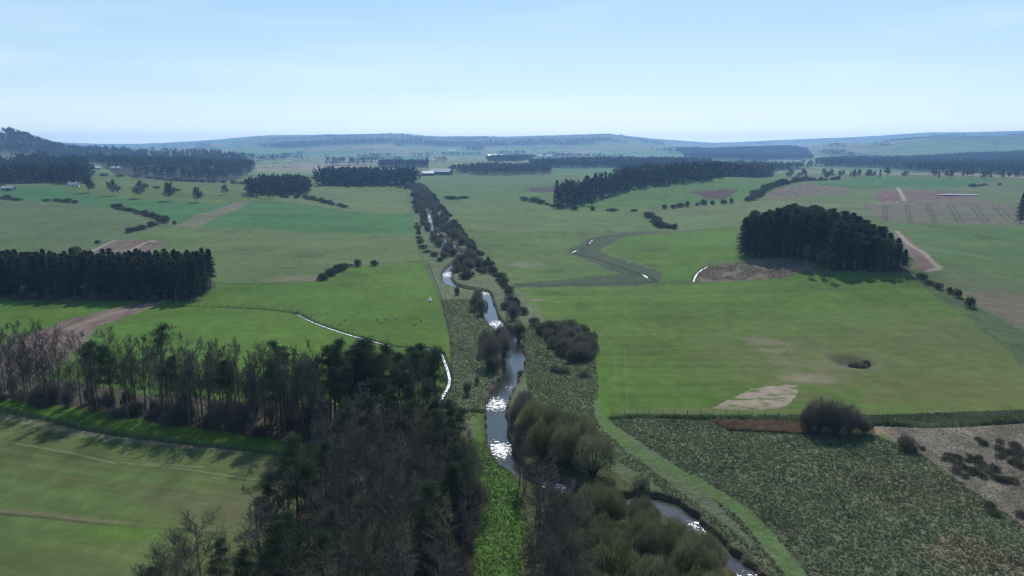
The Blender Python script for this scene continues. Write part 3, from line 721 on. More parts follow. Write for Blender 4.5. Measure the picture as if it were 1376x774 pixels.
def spruce_mesh(seed, h=17, rad=2.6, base=.12, dens=1.0):
    rg = np.random.default_rng(seed)
    tr = tubes([((0, 0, -.3), (0, 0, h*.5), .014*h, .009*h), ((0, 0, h*.5), (0, 0, h*.98), .009*h, .01)], 6)
    P = []; D = []; Ls = []; dead = []
    nw = int(46*dens)
    for i in range(nw):
        t = base+(1-base)*(i+rg.random())/nw; z = t*h
        br = rad*min(1, (1-t)/(1-base)*1.5+.10)**.7*(.75+.5*rg.random())
        for k in range(7):
            a = rg.random()*6.283; l = br*(.7+.5*rg.random()); e = R(-22+55*t+rg.normal()*7)
            dv = np.array([math.cos(a)*math.cos(e), math.sin(a)*math.cos(e), math.sin(e)])
            nb = 9
            s = (np.arange(nb)+.6)/nb
            pts = np.array([0, 0, z])+dv*l*s[:,None]; pts[:,2] -= .12*l*s*s
            P.append(pts); dd = dv+rg.normal(size=(nb, 3))*.42; D.append(dd); Ls.append(.62*(1.1-.4*s)*(.7+.03*h))
    if base > .25:
        for i in range(70):
            z = h*(.08+base*rg.random()); a = rg.random()*6.283; l = .6+1.3*rg.random()
            dead.append((np.array([0, 0, z]), np.array([math.cos(a)*l, math.sin(a)*l, z-.25*l]), .02, .008))
        tr = merge(tr, tubes(dead, 3))
    P = np.vstack(P); D = np.vstack(D); Ls = np.concatenate(Ls)
    V, F = slivers(P, D, Ls, .24+.12*rg.random(len(P)), rg)
    return make_mesh('spruce_trunk', *tr, M['bark'], True), make_mesh('spruce_crown', V, F, M['needle'])

def pine_mesh(seed, h=18, base=.5, rad=3.0, clumps=40):
    rg = np.random.default_rng(seed); segs = []; p = np.array([0, 0, -.3]); d = np.array([0, 0, 1.]); pts = [p]
    for i in range(8):
        d = unit(d+rg.normal(size=3)*.035+np.array([0, 0, .03])); q = p+d*h/8; segs.append((p, q, .017*h*(1-i/9), .017*h*(1-(i+1)/9))); p = q; pts.append(p)
    P = []; D = []; Ls = []
    for k in range(clumps):
        t = base+(1-base)*(k+rg.random())/clumps; f = t*8; i = min(int(f), 7); q = pts[i]+(pts[i+1]-pts[i])*(f-i)
        a = rg.random()*6.283; prof = math.sin(math.pi*min(1, (t-base)/(1-base)*.62+.36))**.7
        l = rad*prof*(.35+.75*rg.random()); e = R(15+30*rg.random())
        c = q+np.array([math.cos(a)*math.cos(e), math.sin(a)*math.cos(e), math.sin(e)])*l
        segs.append((q, c, .045, .02))
        n = 130; cr = (.75+.55*rg.random()); o = rg.normal(size=(n, 3)); o /= np.linalg.norm(o, axis=1)[:,None]; o *= rg.random((n, 1))**.5
        P.append(c+o*np.array([cr*1.15, cr*1.15, cr*.6])); D.append(o+np.array([0, 0, .5])+rg.normal(size=(n, 3))*.5); Ls.append(np.full(n, .34))
    for k in range(10):
        z = h*(.15+(base-.1)*rg.random()); a = rg.random()*6.283; l = .5+1.2*rg.random()
        segs.append((np.array([0, 0, z]), np.array([math.cos(a)*l, math.sin(a)*l, z+.3]), .03, .01))
    V, F = slivers(np.vstack(P), np.vstack(D), np.concatenate(Ls), .13, rg)
    return make_mesh('pine_trunk', *tubes(segs, 5), M['pinebark'], True), make_mesh('pine_crown', V, F, M['pineneedle'])

def bush_mesh(seed, r=1.0, h=1.0, n=2600, mat='willow', stem='willow_in', lobes=7, sl=.20, wd=.012, name='bush', fine=1.0):
    """rounded multi-stemmed shrub: shoots fanning out of several lobes"""
    rg = np.random.default_rng(seed); segs = []; P = []; D = []
    L_ = []
    for i in range(lobes):
        a = i*2.4+rg.random(); q = math.sqrt((i+.2)/lobes)*.62
        L_.append((math.cos(a)*q*r*1.05, math.sin(a)*q*r*1.05, h*(.42+.24*rg.random())*(1-.5*q*q), (.36+.2*rg.random())))
    for (lx, ly, lz, lr) in L_:
        m = n//lobes
        o = rg.normal(size=(m, 3)); o[:,2] = np.abs(o[:,2])*1.0-.55; o /= np.linalg.norm(o, axis=1)[:,None]
        k = (.55+.45*rg.random((m, 1))**.6)
        pts = np.array([lx, ly, lz])+o*k*lr*np.array([r, r, h*.85])
        pts[:,2] = np.where(pts[:,2] < .04*h, .3*h*rg.random(m), pts[:,2]); pts[:,2] *= 1+.25*(vnoise(pts[:,0]*5+seed, pts[:,1]*5, 3)-.5)
        P.append(pts); D.append(o*np.array([.8, .8, .9])+np.array([0, 0, .55])+rg.normal(size=(m, 3))*.28)
        for j in range(9):
            b = rg.integers(0, m); e = pts[b]; mid = np.array([lx, ly, lz])*.55+rg.normal(size=3)*.05
            segs.append((np.array([lx*.15, ly*.15, -.04]), mid, .022, .014)); segs.append((mid, e, .014, .006))
    m = n//4; a = rg.random(m)*6.283; q = rg.random(m)**.5*.86*r; P.append(np.column_stack([np.cos(a)*q, np.sin(a)*q, h*.45*rg.random(m)**1.3])); D.append(np.column_stack([np.cos(a)*.4, np.sin(a)*.4, np.ones(m)])+rg.normal(size=(m, 3))*.3)
    P = np.vstack(P); D = np.vstack(D)
    V, F = slivers(P, D, sl*(.6+.8*rg.random(len(P))), wd*(.7+.6*rg.random(len(P))), rg)
    return make_mesh(name+'_stems', *tubes(segs, 3), M[stem], True), make_mesh(name+'_crown', V, F, M[mat])

def dome_mesh(seed, n=7500):
    rg = np.random.default_rng(seed); o = rg.normal(size=(n, 3)); o[:,2] = np.abs(o[:,2])*1.1-.25; o /= np.linalg.norm(o, axis=1)[:,None]
    az = np.arctan2(o[:,1], o[:,0]); lump = 1+.10*np.sin(3*az+seed)*o[:,2]+.38*(vnoise(o[:,0]*2.6+9, o[:,1]*2.6+o[:,2]*2+seed, 4)-.5)+.26*(vnoise(o[:,0]*7+9, o[:,1]*7+o[:,2]*5, 6)-.5)
    k = (1-.42*rg.random(n)**2.2)
    P = np.array([0, 0, .42])+o*(k*lump)[:,None]*np.array([.98, .98, .60]); P[:,2] = np.where(P[:,2] < .03, .25*rg.random(n), P[:,2])
    D = o*np.array([.55, .55, .4])+np.array([0, 0, .75])+rg.normal(size=(n, 3))*.22
    segs = []
    for j in range(46):
        e = P[rg.integers(0, n)]*.97; m_ = e*np.array([.38, .38, .5]); segs.append((np.array([e[0]*.08, e[1]*.08, -.04]), m_, .024, .016)); segs.append((m_, e, .016, .007))
    return make_mesh('willow_stems', *tubes(segs, 3), M['willow_in'], True), make_mesh('willow_crown', *slivers(P, D, .07+.16*rg.random(n)**2, .012, rg), M['willow'])

BARE = [bare_tree_mesh(100+i, 17, sp, lo, de, mt) for i, (sp, lo, de, mt) in enumerate([(.8,.22,1,'twig'),(.95,.2,1.05,'twig'),(.7,.3,1,'twig'),(1.15,.16,1.05,'twig'),(.85,.26,1.1,'twig_olive'),(1.0,.18,1,'twig')])]
WIDE = [bare_tree_mesh(140+i, 13, 1.75, .16, 1.25, 'twig', .05) for i in range(3)]
SPR = [spruce_mesh(200+i, 17, r_, b_) for i, (r_, b_) in enumerate([(2.5,.12),(2.8,.1),(2.2,.3),(2.6,.34),(2.3,.42)])]
PINE = [pine_mesh(300+i, 18, b_, r_, c_) for i, (b_, r_, c_) in enumerate([(.5,3.0,40),(.62,2.7,30),(.35,3.0,52),(.72,2.6,22)])]
WIL = [dome_mesh(400+i) for i in range(5)]
ALD = [bush_mesh(420+i, 1, 1, 4200, 'twig', 'bark', lobes=l, name='shrub', sl=.22, wd=.010) for i, l in enumerate((6, 8, 5))]
SCR = [bush_mesh(440+i, 1, 1, 2600, 'scrub', 'bark', lobes=l, name='scrub', sl=.20, wd=.020) for i, l in enumerate((5, 7, 4))]
HED = [bush_mesh(460+i, 1, 1, 1500, 'gorse', 'bark', lobes=l, name='hedge_bush', sl=.22, wd=.032) for i, l in enumerate((4, 5, 3))]
LONE = [bare_tree_mesh(480+i, 15, 1.45, .16, 1.5, 'twig', .03, .045) for i in range(3)]
DRU = [bush_mesh(500, 1, 1, 500, 'deadrush', 'deadrush', lobes=3, name='rush_clump', sl=.5, wd=.05)]

def plant(name, kind, x, y, sc, label, cat, group=None, z=None, sink=.0, wide=1.0, crown='crown', trunk='trunk'):
    zz = float(ground_z(x, y)[0]) if z is None else z
    m = kind[rng.integers(0, len(kind))]
    s = (sc*wide, sc*wide, sc) if not hasattr(sc, '__len__') else sc
    t = thing(name, (x, y, zz-sink), label, cat, group, rng.random()*6.283, s)
    obj(trunk, m[0], t); obj(crown, m[1], t)
    return t

def scatter(P, spacing, jit=.42, seed=1, off=(0, 0)):
    rg = np.random.default_rng(seed); x0, y0 = P.min(0); x1, y1 = P.max(0)
    ny = int((y1-y0)/(spacing*.87))+2; nx = int((x1-x0)/spacing)+2
    pts = np.array([(x0+(i+.5*(j % 2))*spacing, y0+j*spacing*.87) for j in range(ny) for i in range(nx)], float)
    pts += (rg.random(pts.shape)-.5)*2*jit*spacing
    return pts[inpoly(pts[:,0], pts[:,1], P)]

def inview(x, y, marg=40, behind=400):
    if y < 20: return False
    px = 688+FPX*x/max(y*cP+CAM_H*sP, 1)
    return -marg < px < 1376+marg

# ---- 1. shelterbelt beside the near field
belt = gpoly([(-70,512),(0,523),(60,530),(140,539),(240,549),(330,556),(440,560),(440,598),(330,584),(240,572),(120,555),(0,538),(-70,524)])
pts = scatter(belt, 3.0, .48, 3)
for x, y in pts:
    if not inview(x, y, 60): continue
    px = 688+FPX*x/y
    if rng.random() < (.07 if px < 330 else .2):
        plant('scots_pine', PINE, x, y, .78+.2*rng.random(), 'dark topped pine standing among the bare trees of the shelterbelt', 'pine tree', 'pines in the shelterbelt')
    else:
        plant('bare_tree', BARE, x, y, .72+.32*rng.random(), 'tall leafless tree in the shelterbelt along the edge of the near field', 'tree', 'leafless trees of the shelterbelt', wide=.95)
g = gp(219, 552); plant('scots_pine', [PINE[3]], g[0], g[1], 1.1, 'tall bare-stemmed pine whose tuft rises above the leafless shelterbelt', 'pine tree')
for x, y in scatter(belt, 4.3, .5, 6):
    if inview(x, y, 60):
        r_ = 1.2+1.5*rng.random(); plant('understorey_shrub', ALD+HED[:1], x, y, (r_, r_*.9, 1.6+3.2*rng.random()), 'twiggy shrub among the trunks inside the shelterbelt', 'shrub', 'twiggy shrubs inside the shelterbelt', trunk='stem')
front = scatter(gpoly([(-60,526),(0,536),(120,552),(240,568),(330,580),(435,596),(435,600),(330,584),(240,572),(120,556),(0,541),(-60,532)]), 4.6, .5, 5)
for x, y in front:
    if inview(x, y, 60):
        plant('undergrowth_shrub', ALD, x, y, (1.5+1.4*rng.random(), 1.5+1.4*rng.random(), 1.5+2.4*rng.random()**2), 'low brushy shrub under the shelterbelt trees beside the near field', 'shrub', 'shrubs under the shelterbelt', trunk='stem')

# ---- 2. dark wood in front of the river, and its ragged corner
dark = gpoly([(442,552),(500,548),(585,552),(606,580),(560,590),(442,590)])
for x, y in scatter(dark, 3.5, .4, 7):
    k = rng.random()
    if k < .5: plant('scots_pine', PINE[:3], x, y, .78+.2*rng.random(), 'dense dark pine in the clump where the shelterbelt meets the wood', 'pine tree', 'pines at the shelterbelt end')
    else: plant('bare_tree', BARE, x, y, .74+.22*rng.random(), 'grey leafless tree among the pines where the shelterbelt ends', 'tree', 'leafless trees at the shelterbelt end', wide=.85)
g = gp(492, 575); plant('scots_pine', [PINE[2]], g[0], g[1], 1.12, 'tallest pine of the clump, its pointed top against the bright pasture', 'pine tree')
g = gp(452, 570); plant('scots_pine', [PINE[1]], g[0], g[1], 1.05, 'ragged pine at the gap end of the clump beside the shelterbelt', 'pine tree')
wood = gpoly([(440,592),(560,588),(608,600),(630,640),(640,690),(625,760),(630,850),(560,1000),(360,1000),(330,860),(350,760),(400,690),(432,640)])
for x, y in scatter(wood, 4.1, .45, 9):
    k = rng.random(); px = 688+FPX*x/(y*cP+CAM_H*sP)
    if k < (.28 if y > 122 else .1): plant('scots_pine', PINE[:3], x, y, .60+.24*rng.random(), 'dark pine standing within the wood beside the river meadow', 'pine tree', 'pines in the riverside wood')
    else: plant('bare_tree', BARE, x, y, .55+.28*rng.random(), 'leafless grey tree within the wood beside the river meadow', 'tree', 'leafless trees in the riverside wood', wide=1.1)
for x, y in scatter(gpoly([(545,600),(604,604),(630,650),(636,700),(615,800),(540,950),(480,950),(540,760),(580,680)]), 4.4, .4, 13):
    plant('meadow_edge_shrub', ALD, x, y, (3.0+1.2*rng.random(), 3.0+1.2*rng.random(), 4.5+2*rng.random()), 'domed grey twiggy shrub on the meadow side of the riverside wood', 'shrub', 'twiggy shrubs on the wood edge', trunk='stem')
for i, (px, py, kd, s, nm, lb, ct) in enumerate([
    (368,742,PINE[2:3],.72,'scots_pine','pine with one dark round tuft above its twiggy neighbours at the wood corner','pine tree'),
    (350,765,BARE,.72,'bare_tree','leafless tree under the round tufted pine at the wood corner','tree'),
    (402,735,PINE[0:1],.95,'scots_pine','open crowned pine leaning out over the near field from the wood','pine tree'),
    (388,760,BARE[:1],.8,'bare_tree','upright leafless tree between two pines at the field corner of the wood','tree'),
    (415,790,BARE[1:2],.85,'bare_tree','grey tree with pale trunk at the field corner of the wood','tree'),
    (272,812,WIDE[:1],.88,'bare_tree','wide spreading leafless tree on its own at the near field corner','tree'),
    (235,835,WIDE[1:2],.78,'bare_tree','low spreading leafless tree beside the wide one at the near field corner','tree'),
    (298,815,PINE[2:3],.52,'scots_pine','short bushy pine between the wide leafless tree and the wood','pine tree'),
    (210,838,PINE[2:3],.42,'scots_pine','stunted dark pine at the outer tip of the near field corner trees','pine tree'),
    (262,842,PINE[1:2],.40,'scots_pine','small dark pine beneath the wide spreading leafless tree','pine tree'),
    (205,850,WIDE[2:3],.62,'bare_tree','outermost low spreading leafless tree at the near field corner','tree'),
    (182,838,SPR[1:2],.34,'spruce_tree','small dark spruce at the lower corner of the near field','spruce tree'),
    (330,830,PINE[2:3],.55,'scots_pine','squat dense pine beside the bare earth gap at the wood edge','pine tree'),
    ]):
    g = gp(px, py); plant(nm, kd, g[0], g[1], s, lb, ct)

# ---- 3. willows and alders by the river
def clump(poly, sp, seed, kinds, name, label, cat, group, r=(2.5, 4), h=(4, 6), avoid=2.2, trunk='stem'):
    n = 0
    for x, y in scatter(gpoly(poly), sp, .42, seed):
        d, w = dist_line(np.array([x]), np.array([y]), RIVL, RIVW)
        if d[0]-w[0] < avoid: continue
        rr = r[0]+(r[1]-r[0])*rng.random(); hh = h[0]+(h[1]-h[0])*rng.random()
        plant(name, kinds, x, y, (rr, rr*(.85+.3*rng.random()), hh), label, cat, group, trunk=trunk); n += 1
    return n
clump([(700,585),(740,590),(790,618),(812,640),(800,655),(760,640),(706,625)], 4.7, 21, WIL, 'willow', 'rounded olive willow on the far side of the hidden river bend', 'willow', 'willows beyond the river bend', (2.6,3.9), (5.5,8), 1.0)
clump([(690,545),(715,560),(712,600),(696,600)], 3.6, 22, ALD, 'riverbank_shrub', 'grey twiggy shrub between the glinting river and the willows', 'shrub', 'shrubs between river and willows', (2.4,3), (3.5,5), 1.0)
clump([(745,685),(800,692),(850,700),(884,716),(914,742),(955,782),(985,845),(1000,910),(760,960),(760,760)], 4.4, 23, WIL, 'willow', 'rounded olive willow in the thicket enclosed by the near river bend', 'willow', 'willows inside the river bend', (2.1,3.6), (3.8,6.4), 1.5)
clump([(815,652),(880,655),(862,664),(820,662)], 4.2, 27, SCR, 'bank_bush', 'low brown bush on the earth bank above the near pool', 'bush', 'bushes above the near pool', (1.6,2.2), (1.4,2.2), .9)
for x, y in scatter(gpoly([(712,668),(745,672),(768,720),(775,800),(795,960),(735,960),(738,800),(726,730)]), 3.4, .4, 25):
    plant('alder_tree', BARE+WIDE, x, y, .5+.2*rng.random(), 'slender leafless alder between the bright grass strip and the willows', 'alder', 'leafless alders beside the bright grass strip', wide=1.15)
for x, y in scatter(gpoly([(690,635),(720,650),(716,668),(694,660)]), 3, .4, 26):
    plant('alder_tree', BARE, x, y, .5+.15*rng.random(), 'leafless alder hiding the river bend at the top of the bright grass strip', 'alder', 'alders at the head of the grass strip', wide=1.1)
for i, (px, py, r_, h_, kd, nm, lb) in enumerate([
    (660,492,3.4,8.5,ALD,'riverbank_shrub','largest grey bush overhanging the river bank at mid-reach'),
    (676,482,3.0,7.5,ALD,'riverbank_shrub','grey bush leaning over the water beside the largest one'),
    (652,474,2.8,6.5,ALD,'riverbank_shrub','grey bush behind the largest riverside bush, on the meadow side'),
    (672,462,3.0,6.5,ALD,'riverbank_shrub','bushy grey shrub just downstream of the lower white riffle'),
    (662,500,2.2,4.5,SCR,'riverbank_shrub','dark low bush at the foot of the largest riverside bush'),
    (640,416,2.6,6.0,SCR,'riverbank_shrub','dark bush beside the upper pool of the river'),
    (648,422,2.6,5.5,SCR,'riverbank_shrub','dark bush against the water at the tail of the upper pool'),
    (643,404,2.2,4.5,SCR,'riverbank_shrub','small dark bush at the head of the upper pool'),
    (696,452,2.6,5.0,SCR,'riverbank_shrub','dark round bush between the oval thicket and the white riffle'),
    (686,443,1.8,3.4,SCR,'riverbank_shrub','small dark bush next to the round one beyond the white riffle'),
    (628,530,1.1,3.4,SCR,'meadow_bush','dark pointed bush alone on the rough bank near the burn end'),
    (641,516,.8,2.0,SCR,'meadow_bush','tiny bush halfway between the pointed bush and the river'),
    (614,396,1.4,3.4,SCR,'meadow_bush','lone small bush beside the straight river strip above the sheep'),
    (700,500,1.4,1.6,SCR,'meadow_bush','low bush on the far water edge of the straight reach'),
    (756,500,2.4,1.5,SCR,'meadow_bush','flat sprawling bush below the oval thicket'),
    (786,505,2.2,1.4,SCR,'meadow_bush','second sprawling bush below the oval thicket, toward the crop'),
    (744,498,1.6,1.8,SCR,'meadow_bush','small clump at the lower tip of the oval thicket'),
    (1100,580,4.2,6.6,ALD,'ditch_bush','big grey leafless bush at the reed end by the ditch'),
    (1122,582,4.4,6.2,ALD,'ditch_bush','widest leafless bush in the middle of the ditch group'),
    (1140,581,3.4,5.2,ALD,'ditch_bush','leafless bush closing the ditch group beside the small one'),
    (1088,577,2.6,4.6,ALD,'ditch_bush','narrow leafless bush behind the reeds'),
    (1161,583,2.4,3.4,SCR,'ditch_bush','small dark bush standing apart at the edge of the bleached ground'),
    (1218,604,2.2,3.0,SCR,'ditch_bush','round dark bush among the bleached grass'),
    (1288,492,1.4,1.2,SCR,'ditch_bush','low dark scrub beside the dark rush clumps') ,
    (1156,488,2.2,1.4,SCR,'pit_bush','straggly scrub on the rim of the small field pit'),
    (1148,491,1.8,1.1,SCR,'pit_bush','low scrub inside the small field pit by its water'),
    (1164,485,1.4,1.0,SCR,'pit_bush','smallest scrub at the far rim of the field pit'),
    ]):
    if px == 1288: continue
    g = gp(px, py); plant(nm, kd, g[0], g[1], (r_, r_, h_*(1.8 if nm == 'pit_bush' else 1)), lb, 'bush', trunk='stem')
clump([(728,446),(745,440),(778,446),(796,456),(800,474),(784,488),(768,486),(740,466)], 3.4, 31, SCR, 'thicket_bush', 'dark leafless bush packed in the oval thicket beside the crop field', 'bush', 'bushes of the oval thicket', (2.4,3.1), (3.0,4.2))
clump([(712,432),(726,436),(742,452),(728,452)], 3.6, 32, SCR, 'thicket_bush', 'bush in the tapering tail of the oval thicket toward the river', 'bush', 'tail of the oval thicket', (1.8,2.4), (2,3))

# river corridor further up the valley: shrubs both sides of the water
cor = [(548,250),(566,250),(578,262),(590,285),(610,305),(640,345),(668,380),(700,420),(704,436),(690,436),(668,400),(640,384),(612,384),(596,350),(590,332),(576,318),(560,290),(556,270)]
cp_ = gpoly(cor); n_ = 0
near = []
for x, y in scatter(cp_, 6.2, .5, 33):
    r_ = math.hypot(x, y)
    d, w = dist_line(np.array([x]), np.array([y]), RIVL, RIVW)
    if d[0]-w[0] < 1.8: continue
    k = vnoise(x/16., y/26., 99)
    if d[0] > (16 if y < 700 else 24) and k < .62: continue
    if k < (.38 if y > 420 else .5) and not (y > 330 and d[0]-w[0] < 5): continue
    near.append((x, y))
for x, y in near:
    rr = 1.9+1.6*rng.random(); hh = 2.0+3.4*rng.random()
    if y > 700: rr *= 1.35; hh *= 1.25
    plant('valley_shrub', SCR if rng.random() < .6 else ALD, x, y, (rr, rr, hh), 'leafless shrub crowding the river as it runs up the valley', 'shrub', 'shrubs along the upper river', trunk='stem')
# the hedge line on the crop side of the river
def line_bushes(pts, step, r, h, name, label, group, kinds=None, gap=.25, jit=1.2, cat='bush', mx=999, seed=0):
    L = smooth_line(np.array([gp(*p)[:2] for p in pts]), 6); s = 0; n = 0; acc = 0
    sl = np.hypot(*np.diff(L, axis=0).T); tot = sl.sum(); cs = np.concatenate([[0], np.cumsum(sl)])
    t = step*.5
    while t < tot and n < mx:
        x = np.interp(t, cs, L[:,0])+rng.normal()*jit*.5; y = np.interp(t, cs, L[:,1])+rng.normal()*jit*.5
        if vnoise(t/(step*3.2), seed+.5, 7) > gap:
            rr = r*(.7+1.1*rng.random()); hh = h*(.5+.8*rng.random())
            plant(name, kinds or HED, x, y, (rr, rr, hh), label, cat, group, trunk='stem'); n += 1
        t += step*(.75+.5*rng.random())
line_bushes([(582,262),(592,278),(604,292),(620,314),(640,338),(660,362),(676,382),(690,402),(702,424)], 6.5, 1.9, 2.5, 'hedge_shrub', 'shrub in the ragged hedge between the river and the crop fields', 'hedge on the crop side of the river', gap=.3, seed=3)
line_bushes([(560,300),(566,330),(590,352)], 22, 2, 2.4, 'hedge_shrub', 'scattered shrub on the straight pasture side of the upper river', 'bushes on the pasture side', gap=.4, seed=5)
line_bushes([(150,278),(168,283),(205,293),(222,300)], 11, 3.0, 4.0, 'hedge_bush', 'bush in the broken hedge between the dull crop and the emerald field', 'broken hedge above the dull crop', gap=.3, seed=11)
line_bushes([(60,270),(80,271),(100,273)], 9, 3.4, 3.6, 'hedge_bush', 'bush in the short hedge at the top of the dull crop', 'short hedge at the top of the dull crop', gap=.2, seed=12)
line_bushes([(-20,266),(10,267),(28,270)], 8, 3.4, 3.4, 'hedge_bush', 'bush in the hedge end running out of the picture above the dull crop', 'hedge end above the dull crop', gap=.1, seed=13)
line_bushes([(170,314),(190,308),(212,302)], 5.5, 2.6, 3.2, 'hedge_bush', 'bush in the dark hedge climbing from the ploughed patch', 'hedge above the ploughed patch', gap=.15, seed=14)
line_bushes([(226,301),(240,302)], 9, 2, 2.2, 'hedge_bush', 'small bush where the hedge meets the worn track', 'bushes by the worn track', gap=.1, seed=15)
line_bushes([(432,378),(440,372),(452,364),(464,358)], 5.0, 2.4, 3.3, 'hedge_bush', 'bush in the curved hedge above the bright pasture', 'curved hedge above the bright pasture', gap=.1, seed=16)
for px, py, s in ((481,358,3.6),(503,357,3.0)):
    g = gp(px, py); plant('hawthorn_bush', HED, g[0], g[1], (2.3, 2.3, s), 'round hawthorn on the burn by the curved hedge, %s' % ('bigger of two' if s > 3.2 else 'smaller of two'), 'hawthorn', trunk='stem')
g = gp(102, 341); plant('hawthorn_bush', HED, g[0], g[1], (4, 4, 4.4), 'lone bush between the plantation top and the ploughed patch', 'hawthorn', trunk='stem')
g = gp(131, 327); plant('hawthorn_bush', HED, g[0], g[1], (2, 2, 2.0), 'tiny bush on the edge of the dull crop by the ploughed patch', 'hawthorn', trunk='stem')
line_bushes([(1236,372),(1242,377),(1256,385),(1268,390)], 7, 1.6, 2.6, 'hedge_bush', 'small bush on the rough strip leading down from the conifer knoll', 'bushes on the rough strip', gap=.1, seed=17)
for px, py, r_, h_, lb in ((1287,400,1.9,3.6,'middle-sized round bush on the rough strip below the conifer knoll'),(1303,413,2.2,3.9,'largest round bush on the rough strip below the conifer knoll'),(1276,394,1.3,2.5,'smaller bush just above the two round ones on the rough strip')):
    g = gp(px, py); plant('hawthorn_bush', HED, g[0], g[1], (r_, r_, h_), lb, 'hawthorn', trunk='stem')
line_bushes([(868,286),(876,294),(884,300),(890,308)], 7, 3, 3.0, 'hedge_bush', 'bush in the thicket where the burn leaves the hedge corner', 'thicket at the hedge corner', gap=.1, seed=18, jit=3)
line_bushes([(880,302),(895,306),(910,309)], 5, 3.2, 3.4, 'hedge_bush', 'dark bush in the dense patch at the hedge corner above the burn', 'dense patch at the hedge corner', gap=.0, seed=19, jit=3)
line_bushes([(884,281),(905,280),(940,276),(985,273)], 11, 3.2, 4.4, 'hedge_bush', 'bush in the hedge along the foot of the green knoll', 'hedge at the foot of the green knoll', gap=.2, seed=20)
line_bushes([(1004,271),(1020,262),(1030,255),(1045,249),(1060,246)], 8, 4.4, 5.4, 'hedge_bush', 'bush in the tall dark hedge curving up beside the green knoll', 'tall hedge beside the green knoll', gap=.08, seed=21)
line_bushes([(1062,246),(1080,243),(1100,243),(1130,241)], 16, 4.4, 4.8, 'hedge_bush', 'bush in the hedge along the top of the brown slope', 'hedge on top of the brown slope', gap=.15, seed=22)
line_bushes([(600,267),(612,268),(630,266)], 9, 3.6, 3.4, 'hedge_bush', 'bush in the short hedge beyond the long dull crop', 'short hedge beyond the long crop', gap=.2, seed=23)
line_bushes([(700,269),(720,272),(742,277),(760,281),(800,283),(860,284)], 17, 4, 3.8, 'hedge_bush', 'bush in the hedge between the long dull crop and the green knoll', 'hedge below the conifer belt', gap=.25, seed=24)
line_bushes([(376,266),(392,266),(410,267),(470,281)], 15, 3.8, 4, 'hedge_bush', 'bush in the hedge running from the round copse', 'hedge beside the round copse', gap=.3, seed=25)
line_bushes([(440,251),(480,252),(520,251),(545,254)], 20, 3.8, 4, 'hedge_bush', 'bush in the hedge at the foot of the long conifer wood', 'hedge at the foot of the long wood', gap=.25, seed=26)
line_bushes([(130,236),(170,238),(220,241),(300,246),(330,248)], 26, 6, 4.4, 'hedge_bush', 'bush in the long hedge behind the row of lone trees', 'long hedge behind the lone trees', gap=.2, seed=27)
line_bushes([(160,250),(190,251),(230,255),(290,262)], 22, 4, 3.4, 'hedge_bush', 'bush in the hedge directly behind the row of lone trees', 'hedge behind the lone trees', gap=.35, seed=28)
line_bushes([(1270,251),(1300,252),(1330,248),(1376,252)], 30, 4.6, 4.4, 'hedge_bush', 'bush dotted over the far upland pasture by the pool', 'bushes by the upland pool', gap=.3, seed=29)

# ---- 4. row of lone field trees
for px, py, h_, lb in ((119,259,15,'bare tree at the corner of the farm wood, first of the field row'),(153,263,14.5,'dense round bare tree standing second along the field row'),
                       (190,266,15.5,'open crowned bare tree in the middle of the field row'),(228,270,16,'tallest ragged bare tree of the field row'),(265,272,13,'small round-headed bare tree ending the field row')):
    g = gp(px, py); plant('field_tree', LONE, g[0], g[1], h_/15.*1.05, lb, 'tree')
g = gp(1371, 300); plant('field_tree', SPR[:1], g[0], g[1], 1.2, 'dark conifer standing alone where the tramlined field ends', 'conifer')

# ---- 5. conifer plantation by the pasture and the knoll clump
def conifers(P, sp, seed, name, label, group, lo, hi, kinds, wide=1.0, mx=150, dome=None):
    pts = scatter(P, sp, .3, seed)
    pts = np.array([p for p in pts if inview(p[0], p[1], 25)])
    pts = pts[np.argsort(pts[:,1])][:mx]; KN = kinds
    for x, y in pts:
        kinds = KN if dome is None or rng.random() > .12 else PINE[:3]
        q = 1.0 if dome is None else max(.5, 1.12-.62*math.hypot((x-dome[0])/dome[2], (y-dome[1])/dome[3])**2)
        plant(name, kinds, x, y, (lo+(hi-lo)*rng.random())*q, label, 'conifer', group, wide=wide)
    return len(pts)
a = gp(-40, 398); b = gp(120, 401); c = gp(215, 406); d = gp(262, 404); e = gp(286, 386)
P = np.array([a[:2], b[:2], c[:2], d[:2], [e[0], e[1]], [e[0]-2, e[1]+22], [c[0], c[1]+34], [a[0], a[1]+38]])
conifers(P, 4.0, 41, 'plantation_conifer', 'tall dark conifer packed in the straight-sided plantation beside the pasture', 'conifers of the straight-sided plantation', .86, .98, SPR, 1.12, 175)
c0 = gp(1120, 362); a = gp(1010, 350); b = gp(1226, 366)
t_ = np.linspace(0, 2*math.pi, 25)[:-1]
P = np.array([gp(1010,346)[:2], gp(1050,347)[:2], gp(1090,353)[:2], gp(1120,362)[:2], gp(1170,366)[:2], b[:2], [b[0]-2, b[1]+16], [b[0]-12, b[1]+36], [c0[0]+4, c0[1]+62], [a[0]+12, a[1]+38], [a[0]-1, a[1]+14]])
conifers(P, 4.1, 42, 'knoll_conifer', 'dark conifer in the rounded clump crowning the knoll', 'conifers of the rounded knoll clump', 1.0, 1.2, SPR[:2]+SPR[:2]+SPR[2:4], 1.3, 205, dome=(c0[0]-6, c0[1]+28, 49, 52))
for px, py, s in ((1085,366,.66),(1112,371,.72),(1100,368,.6)):
    g = gp(px, py); plant('scots_pine', PINE[:2], g[0], g[1], s, 'pine with visible stem at the open front of the knoll clump', 'pine tree', 'pines in front of the knoll clump')
